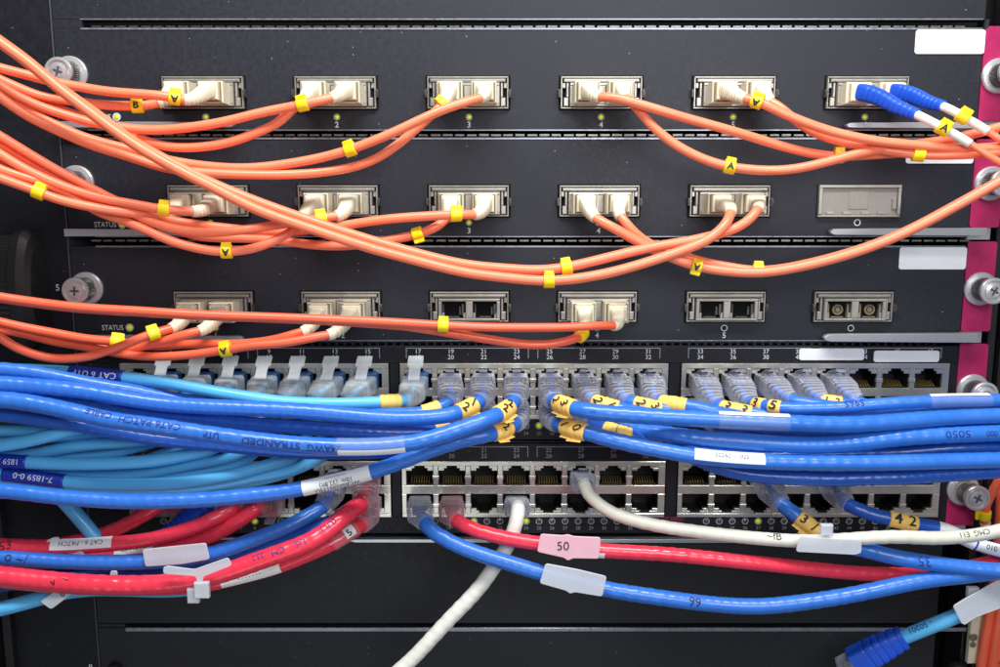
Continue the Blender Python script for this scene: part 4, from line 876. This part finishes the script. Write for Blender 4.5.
m = MB(); cable_text(m, p, p.near(331, 529), '(UL)', 6, r, off=.35, flip=True, bold=0.0); cable_text(m, p, p.near(303, 545), 'US', 6, r, off=.35, flip=True, bold=0); cable_text(m, p, p.near(281, 553), 'CM', 6, r, off=.35, flip=True, bold=0); cable_text(m, p, p.near(260, 560), '252', 5.5, r, off=.5, flip=True, bold=0); cable_text(m, p, p.near(348, 514), '- -', 7, r, off=.2, bold=0); m.build('jacket_lettering', 'ink_navy', t)
m = MB(); cable_text(m, p, p.near(56, 582), 'v', 7, r, off=-.1, bold=.01, rot=.5); cable_text(m, p, p.near(69, 583), '~', 8, r, off=.35, bold=-0.008); m.build('handwriting', 'ink', t)
flag_tag(t, [(163, 567.5), (167, 566), (194, 569.5), (228, 557.5), (232, 565.5), (203, 577), (202, 588), (197, 588), (196, 576.5), (163, 574)], 136, neck=[(194, 583, 208, 599, 138), (187, 589, 198, 604, 132)])
flag_tag(t, [(110, 571), (117, 571), (117.5, 594), (109, 594)], 108, name='tag_strap')
t, p, r = eth('C2', 'red ethernet cable directly under the thick lettered one, with clear sleeve numbered 5', 'r', 'red', 16, [(361, 525, 60), (352, 531, 68), (340, 539, 76), (318, 550, 84), (300, 557.5, 88), (284, 564, 90), (258, 572, 92), (230, 579, 92), (200, 585, 92), (135, 588, 94), (67, 586, 96), (0, 580, 100), (-60, 572, 106)], ('B', 1, 7), 'clear_red')
sleeve(t, p, 333, 543.5, 356, 528.5, r, 'label_clear', name='clear_sleeve', th=1.1)
half_label(t, p, 344, 537, 352, 531.5, r+1, -30, 45, text=None, name='number_patch'); m = MB(); cable_text(m, p, p.near(348, 534), '5', 6, r+1.8, bold=.02, rot=.2, lift=.6); m.build('marker_number', 'ink', t)
half_label(t, p, 222, 581, 281, 565, r, -60, 40, text=['- - - - - - -'], tsize=4)
t, p, r = eth('K9', 'light blue cable at the lower left corner passing under the thick red one, tagged 6', 'k', 'sky_blue', 15.5, [(260, 545, 54), (240, 565, 62), (215, 582, 70), (170, 590, 74), (120, 589, 78), (80, 590, 82), (54, 594.5, 86), (27, 602, 90), (0, 609, 94), (-60, 622, 100)], twist=False)
flag_tag(t, [(40, 601.5), (57, 590), (85, 583), (73, 593), (51, 609.5)], 100, '6', 7, tpos=(62, 594), trot=.5)
# blue ribbed boot half hidden behind the lower left reds
t, p, r = eth('BB', 'blue cable with ribbed blue boot half hidden behind the lower left red cables', 'b', 'blue_deep', 13, [(196, 516, 44), (180, 530, 50), (160, 541, 52), (120, 552, 52), (60, 558, 54), (0, 566, 58), (-60, 572, 60)], ('B', 1, 2))
m = MB(); a = p.near(198, 514); sweep(m, p, a-6, a+44, None, n=20, step=.8, shape=lambda u: ((14-4*u)*(0.84 if (u*8) % 1 < .35 and .15 < u < .95 else 1), (13-4*u)*(0.84 if (u*8) % 1 < .35 and .15 < u < .95 else 1), 3.5)); m.build('boot', 'boot_blue', t)
# ---- lower middle
t, p, r = eth('W1', 'white ethernet cable dropping to the bottom edge from a clear plug', 'w', 'white_jacket', 15.6, [(518, 508, 52), (517.5, 515, 58), (513.5, 531, 62), (504, 552, 66), (494, 567, 68), (485, 580, 70), (470, 598, 72), (452.5, 616, 74), (432, 638, 76), (412, 659, 78), (395, 674, 80), (360, 702, 84)], ('B', 1, 11), 'grey')
t, p, r = eth('W2', 'greyish white ethernet cable sagging from its clear plug toward the right edge', 'w', 'grey_jacket', 13.8, [(584.5, 485, 50), (588, 493.5, 58), (597, 502.5, 64), (608, 510.5, 70), (635, 520.5, 76), (662, 526.5, 80), (689, 530.5, 84), (725, 535, 88), (760, 538.5, 92), (807, 541, 98), (845, 539.5, 102), (875, 537.5, 104), (905, 537, 106), (929, 538, 106), (950, 537.5, 106), (969, 536, 106), (985, 533.5, 106), (1000, 530.5, 106), (1060, 515, 106)], ('B', 0, 13), 'grey')
flag_tag(t, [(800, 536), (830, 538.5), (862, 540), (861.5, 553), (855, 555), (796, 552)], 112, neck=[(821, 525, 834, 536, 112)])
m = MB(); cable_text(m, p, p.near(773, 537), '~fB', 7, r, off=.5, bold=0.0); m.build('handwriting', 'ink', t); m = MB(); cable_text(m, p, p.near(972, 536), 'CMG  E11', 4.8, r, off=.3, bold=-.005, flip=True); m.build('jacket_lettering', 'ink', t)
t, p, r = eth('B3', 'blue ethernet cable marked 99, lowest long cable across the right half', 'b', 'blue', 16.6, [(425, 522, 60), (431, 530, 68), (439, 535.5, 72), (452.5, 543, 76), (479.5, 554, 82), (510, 563.5, 86), (540, 572.5, 90), (575, 582, 92), (608, 589.5, 94), (662, 598, 98), (716, 604.5, 100), (760, 606.3, 102), (794, 603.5, 102), (848, 595.5, 102), (902, 584.5, 102), (930, 579.5, 102), (956, 576.5, 102), (1000, 571.5, 104), (1060, 565, 106)], ('B', 1, 8))
flag_tag(t, [(545.5, 563.5), (570, 568), (578, 569.5), (607, 576.5), (602.5, 597), (575, 592.5), (570, 594), (566, 591), (539.5, 583.5)], 106)
m = MB(); cable_text(m, p, p.near(694, 603), '99', 8.5, r, off=.0, bold=-.003, rot=-.05); m.build('handwriting', 'ink', t)
t, p, r = eth('C3', 'red ethernet cable with pink tag reading 50 across the lower right', 'r', 'red', 15.2, [(455, 519.5, 60), (463, 524.5, 66), (479.5, 531.5, 72), (510, 539, 78), (535, 543, 82), (570, 547.5, 84), (608, 551, 86), (662, 554, 88), (716, 559, 88), (760, 563.5, 88), (794, 567, 86), (848, 572.5, 84), (890, 574.5, 82), (930, 573.5, 80), (965, 568, 78), (1000, 561, 76), (1060, 550, 76)], ('B', 1, 9), 'clear_red')
flag_tag(t, [(540.5, 534), (563, 535.5), (568, 534.5), (574, 536.5), (601, 537.5), (599, 559), (573, 558.5), (568, 561), (564, 558), (537, 552)], 98, '50', 9.6, tpos=(563, 546.5), matn='tag_pink')
half_label(t, p, 574, 548, 605, 551, r, -75, -20)
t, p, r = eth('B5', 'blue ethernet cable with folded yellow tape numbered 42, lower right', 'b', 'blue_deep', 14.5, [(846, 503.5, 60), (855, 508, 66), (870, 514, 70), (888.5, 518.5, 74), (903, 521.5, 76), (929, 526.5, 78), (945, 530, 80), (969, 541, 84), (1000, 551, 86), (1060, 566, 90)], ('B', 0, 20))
tape_wrap(t, p, 903, 521.5, r, 25, '42', size=10, flags=0)
half_label(t, p, 938, 528.5, 972, 542, r, -60, 70); half_label(t, p, 974, 543, 1000, 551, r, -50, 60, text=['010'], tsize=5)
t, p, r = eth('B4', 'blue ethernet cable handwritten 35 passing behind the white tag, lower right', 'b', 'blue', 16.2, [(781, 503.5, 60), (789, 510, 66), (800, 518.5, 72), (812, 527.5, 78), (828, 538, 84), (845, 545.5, 88), (863, 549.5, 90), (885, 555, 94), (902, 558.5, 98), (956, 566.5, 104), (1000, 571, 110), (1060, 575, 116)], ('B', 0, 18))
tape_wrap(t, p, 808, 524.5, r*.92, 22, '3/', size=9)
m = MB(); cable_text(m, p, p.near(922, 560.5), '35', 9, r, off=.15, bold=-.002, rot=.15, flip=True); m.build('handwriting', 'ink_navy', t)
# ---- right bundle
N = {}
t, p, r = eth('N1', 'blue ethernet cable nearest the front of the right bundle, upper jack 25, clear label sleeve', 'b', 'blue', 17, [(553.5, 400.5, 62), (561, 404, 74), (572, 408, 88), (590, 411.5, 98), (630, 415, 104), (671, 417.5, 108), (720, 420, 110), (755, 421.5, 110), (791, 423, 110), (840, 424.5, 108), (870, 423.5, 106), (924, 419.5, 102), (960, 417, 100), (1000, 415.5, 100), (1060, 414, 100)], ('A', 0, 12))
tape_wrap(t, p, 565.5, 406, r*.98, 24, '23', size=8, rot=-.9)
sleeve(t, p, 717, 420, 788, 423, r, 'label_clear'); half_label(t, p, 718, 420, 787, 423, r+.4, 38, 72)
m = MB(); cable_text(m, p, p.near(594, 412), '..', 6, r, off=.3); m.build('jacket_lettering', 'ink_navy', t)
t, p, r = eth('N2', 'blue ethernet cable topmost of the right bundle, yellow tape numbered 35', 'b', 'blue', 13, [(750.5, 403.5, 62), (760, 405, 74), (781, 408, 88), (805, 408.5, 92), (840, 407.5, 94), (870, 405, 96), (924, 401.5, 98), (960, 400.5, 98), (1000, 400, 98), (1060, 399, 98)], ('A', 0, 17))
tape_wrap(t, p, 760, 405, r, 10, '3', size=9, rot=-.15, flags=0); tape_wrap(t, p, 776, 407.3, r, 10, '5', size=9, rot=-.15, flags=0)
sleeve(t, p, 928, 401.5, 989, 400.5, r, 'label_clear'); half_label(t, p, 928, 401.5, 988, 400.5, r+.4, 42, 76)
m = MB(); cable_text(m, p, p.near(853, 406), '5965', 6.5, r, off=.6, flip=True, bold=0); m.build('jacket_lettering', 'ink_navy', t)
t, p, r = eth('N3', 'blue ethernet cable with tape numbered 33 ducking under the front cable', 'b', 'blue', 13.5, [(717.5, 405.5, 60), (727, 408.5, 68), (745, 412, 76), (770, 416, 82), (810, 420, 86), (870, 418, 86), (924, 414, 86), (1000, 410.5, 86), (1060, 408, 86)], ('A', 0, 16))
tape_wrap(t, p, 736, 410.5, r, 28, '33', size=9, rot=-.5)
t, p, r = eth('N27', 'blue ethernet cable from upper jack 27 with tape marked 2, behind the front cable', 'b', 'blue', 13.5, [(593, 400.5, 60), (601, 403.5, 66), (620, 408.5, 72), (650, 414, 76), (700, 420, 80), (760, 426, 84), (840, 430, 84), (924, 428, 84), (1000, 424, 84), (1060, 422, 84)], ('A', 0, 13))
tape_wrap(t, p, 607, 405, r, 24, '21', size=8, rot=-.9)
t, p, r = eth('N29', 'blue ethernet cable from upper jack 29, tape half covered by the next one', 'b', 'blue', 14, [(628, 401.5, 60), (637, 404, 66), (655, 408, 70), (690, 412, 72), (740, 418, 74), (800, 424, 74), (870, 428, 74), (1000, 422, 74), (1060, 420, 74)], ('A', 0, 14))
tape_wrap(t, p, 648, 406.5, r, 24, '23', size=8, rot=-.9, flags=0)
t, p, r = eth('N31', 'blue ethernet cable from upper jack 31 with wide unnumbered tape', 'b', 'blue', 13.5, [(658.5, 401, 60), (668, 403, 68), (684.5, 405.5, 76), (700, 408.5, 80), (720, 413, 82), (760, 420, 80), (810, 428, 78), (870, 434, 76), (1000, 438, 76), (1060, 438, 76)], ('A', 0, 15))
tape_wrap(t, p, 674, 404, r, 24, '', flags=1)
t, p, r = eth('N37', 'blue ethernet cable from upper jack 37 slipping behind the topmost right cable', 'b', 'blue', 13, [(790, 400, 60), (800, 402.5, 66), (825, 406, 72), (870, 410, 76), (924, 409, 78), (1000, 406, 80), (1060, 405, 80)], ('A', 0, 18))
t, p, r = eth('N39', 'blue ethernet cable from upper jack 39, small tape marker above the lettered right cable', 'b', 'blue', 13, [(823, 401, 58), (832, 402.5, 62), (855, 406, 66), (900, 412, 68), (1000, 412, 70), (1060, 412, 70)], ('A', 0, 19))
tape_wrap(t, p, 832, 402, r, 16, '12', size=6)
eth('N41', 'blue ethernet cable from upper jack 41, last plug before the three empty jacks', 'b', 'blue', 13, [(857, 402, 58), (867, 405, 62), (890, 410, 64), (930, 413, 66), (1000, 414, 66), (1060, 414, 66)], ('A', 0, 20))
t, p, r = eth('N10', 'blue ethernet cable from lower jack 26 with yellow tape and a white paper label', 'b', 'blue', 16.6, [(557.5, 423.5, 62), (566, 427, 74), (577, 430, 84), (591.5, 434, 92), (607.5, 438.5, 96), (634.5, 445, 100), (670, 452, 104), (694, 456, 106), (728, 459.5, 108), (762, 461.5, 108), (790, 462.5, 108), (840, 463, 108), (870, 463, 108), (937, 461.5, 108), (1000, 460, 108), (1060, 459, 108)], ('A', 1, 12))
tape_wrap(t, p, 574, 429.5, r*.98, 25, '10', size=8, rot=-.9)
half_label(t, p, 694, 456, 762, 461.5, r, -22, 72, text=['- 50260  -  025'], tsize=4)
t, p, r = eth('N11', 'wide blue ethernet cable in the middle of the right bundle, lettered 5050 near the edge', 'b', 'blue', 17.4, [(593, 422, 54), (603, 422, 58), (617, 424, 64), (640, 430, 78), (660, 433.5, 88), (700, 438.5, 98), (754.5, 442.5, 102), (790, 444.5, 104), (834, 444.5, 104), (870, 441, 104), (910, 437, 104), (960, 434.5, 104), (1000, 433, 104), (1060, 432, 104)], ('A', 1, 13))
m = MB(); cable_text(m, p, p.near(955, 434.5), '5050', 6.4, r, off=.1, flip=True, sx=1.3, bold=-.004); m.build('jacket_lettering', 'ink_navy', t); m = MB(); cable_text(m, p, p.near(990, 433.5), '0.000', 5, r, off=0, flip=True, bold=-.004); m.build('jacket_lettering', 'ink_navy', t)
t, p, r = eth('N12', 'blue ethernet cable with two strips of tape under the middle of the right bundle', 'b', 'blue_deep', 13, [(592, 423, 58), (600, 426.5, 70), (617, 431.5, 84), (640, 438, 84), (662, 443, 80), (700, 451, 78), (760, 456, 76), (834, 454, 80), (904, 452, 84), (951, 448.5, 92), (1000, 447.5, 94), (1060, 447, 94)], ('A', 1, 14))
tape_wrap(t, p, 611, 430.5, r, 11, '', flags=0); tape_wrap(t, p, 624, 434, r, 12, '', flags=0)
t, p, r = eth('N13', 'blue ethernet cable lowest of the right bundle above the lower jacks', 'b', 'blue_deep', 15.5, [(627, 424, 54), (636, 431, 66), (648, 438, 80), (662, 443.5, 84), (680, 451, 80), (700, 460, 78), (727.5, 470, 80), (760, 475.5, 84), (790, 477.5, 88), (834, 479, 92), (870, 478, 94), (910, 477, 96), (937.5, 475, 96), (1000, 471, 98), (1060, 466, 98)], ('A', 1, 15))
tape_wrap(t, p, 648, 438.5, r*.9, 11, '', flags=0); tape_wrap(t, p, 663, 444, r*.9, 12, '6', size=6, flags=0)
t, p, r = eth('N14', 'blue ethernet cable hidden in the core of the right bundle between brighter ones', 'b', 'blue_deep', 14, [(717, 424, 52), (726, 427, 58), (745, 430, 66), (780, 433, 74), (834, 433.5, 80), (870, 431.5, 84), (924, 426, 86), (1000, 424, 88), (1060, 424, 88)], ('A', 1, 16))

# ---- loose connector, lower right
t = thing('ethernet_cable', 'light blue cable with loose bright blue ribbed plug boot at the lower right corner', 'ethernet cable', tuple(W(860, 662, 60)), GE['k'])
path = Path([(815, 682, 58), (850, 664, 66), (875, 651, 72), (902, 638, 78), (930, 626.5, 84), (956, 616, 90), (985, 603, 96), (1010, 591, 100), (1060, 568, 106)], step=2, smooth=3); r = wr(15.4, 85)
m = MB(); a = path.near(896, 641); sweep(m, path, a-6, path.len, lambda u, s: r, n=20); m.build('jacket', 'sky_blue', t)
m = MB(); a0 = path.near(903, 637)
def shp(u):
    x = 1-u; g = 1.0
    if 0.3 < u < 0.95: g = 0.93 if ((u-0.3)*7) % 1 < .3 else 1
    w_ = 12.2 if u < .5 else 12.2-2.2*(u-.5)/.5
    return ((w_-1)*g, w_*g, 7-3.5*u)
sb_ = path.near(853, 664); sweep(m, path, sb_, a0, None, n=28, step=.8, shape=shp); m.build('boot', 'boot_blue', t)
m = MB(); sweep(m, path, sb_-14, sb_+.5, None, n=20, step=3, shape=lambda u: (11.5, 8, 7)); m.build('plug', 'clear', t)
m = MB(); cable_text(m, path, path.near(922, 628), '- 50201', 5.5, r, off=.45, flip=True, bold=0); m.build('jacket_lettering', 'ink_navy', t)
flag_tag(t, [(953, 606.5), (965, 599), (1004, 577), (1016, 603), (975, 618), (965.5, 625), (962, 624)], 106, neck=[(968, 588, 980, 598, 100)])

# ---- vertical orange fibres and beige connectors at the right edge
for i, (pts, w_, lab) in enumerate((
    ([(1004, 455, 6), (1002, 490, 8), (999, 530, 10), (993, 590, 12), (985, 640, 12), (978, 690, 12)], 10, 'orange fibre running vertically down the right edge, leftmost of the thick pair'),
    ([(1014, 455, 10), (1012, 490, 12), (1009, 530, 14), (1003, 590, 16), (996, 640, 16), (990, 690, 16)], 11, 'orange fibre running vertically at the very right edge of the photo'))):
    t = thing('fibre_patch_cable', lab, 'fibre cable', tuple(W(*pts[0])), 'vertical orange fibres at the right edge')
    pa = Path(pts, smooth=4); m = MB(); sweep(m, pa, 0, pa.len, lambda u, s: w_/2, n=14); m.build('jacket', 'orange_red', t)
t = thing('fibre_patch_cable', 'short orange fibre with yellow clip and beige tip beside the lowest right screw', 'fibre cable', tuple(W(1000, 480, 14)))
pa = Path([(1000, 478, 22), (992, 493, 22), (986, 506, 20), (984, 518, 16), (985, 524, 12)], smooth=2); m = MB(); sweep(m, pa, 0, pa.len, lambda u, s: 4.2, n=14); m.build('jacket', 'orange_red', t)
clip_marker(t, pa, 984, 514, 4.2, '', L=9)
m = MB(); pb = Path([(985, 522, 14), (986, 536, 8)], smooth=0, step=1); sweep(m, pb, 0, pb.len, lambda u, s: 5.2-1*u, n=14); m.build('boot', 'beige', t)
t = thing('adapter_bracket', 'beige adapter plate with screw hole behind the orange fibres, lower right corner', 'adapter', tuple(W(972, 625, 4)))
m = MB(); m.rect(968, 589, 983, 661, 0, 6, 1); m.build('adapter_plate', 'beige', t)
c = W(973, 640, 6); m = MB(); m.lathe([(4, 6), (4, 7), (2.6, 7.2), (2.4, 6.3)], c[0], c[2]+3, 24); m.lathe([(3, 6), (3, 7), (2, 7.2), (1.8, 6.3)], c[0], c[2]-5, 24); m.build('screw_hole', 'beige_dark', t)
t = thing('beige_connector', 'beige ribbed connector at the right edge near the bottom right corner', 'connector', tuple(W(998, 640, 20)))
m = MB(); m.rect(991, 604, 1030, 664, 14, 34, 2.5)
for k in range(12): m.rect(994, 607+k*3.1, 1030, 608.6+k*3.1, 34, 35.2, .4)
m.rect(988, 640, 994, 650, 16, 30, 1); m.build('connector_body', 'beige', t)

for _o in bpy.data.objects:
    if _o.get('label') and not 4 <= len(_o['label'].split()) <= 16: print('LABEL', len(_o['label'].split()), _o['label'])
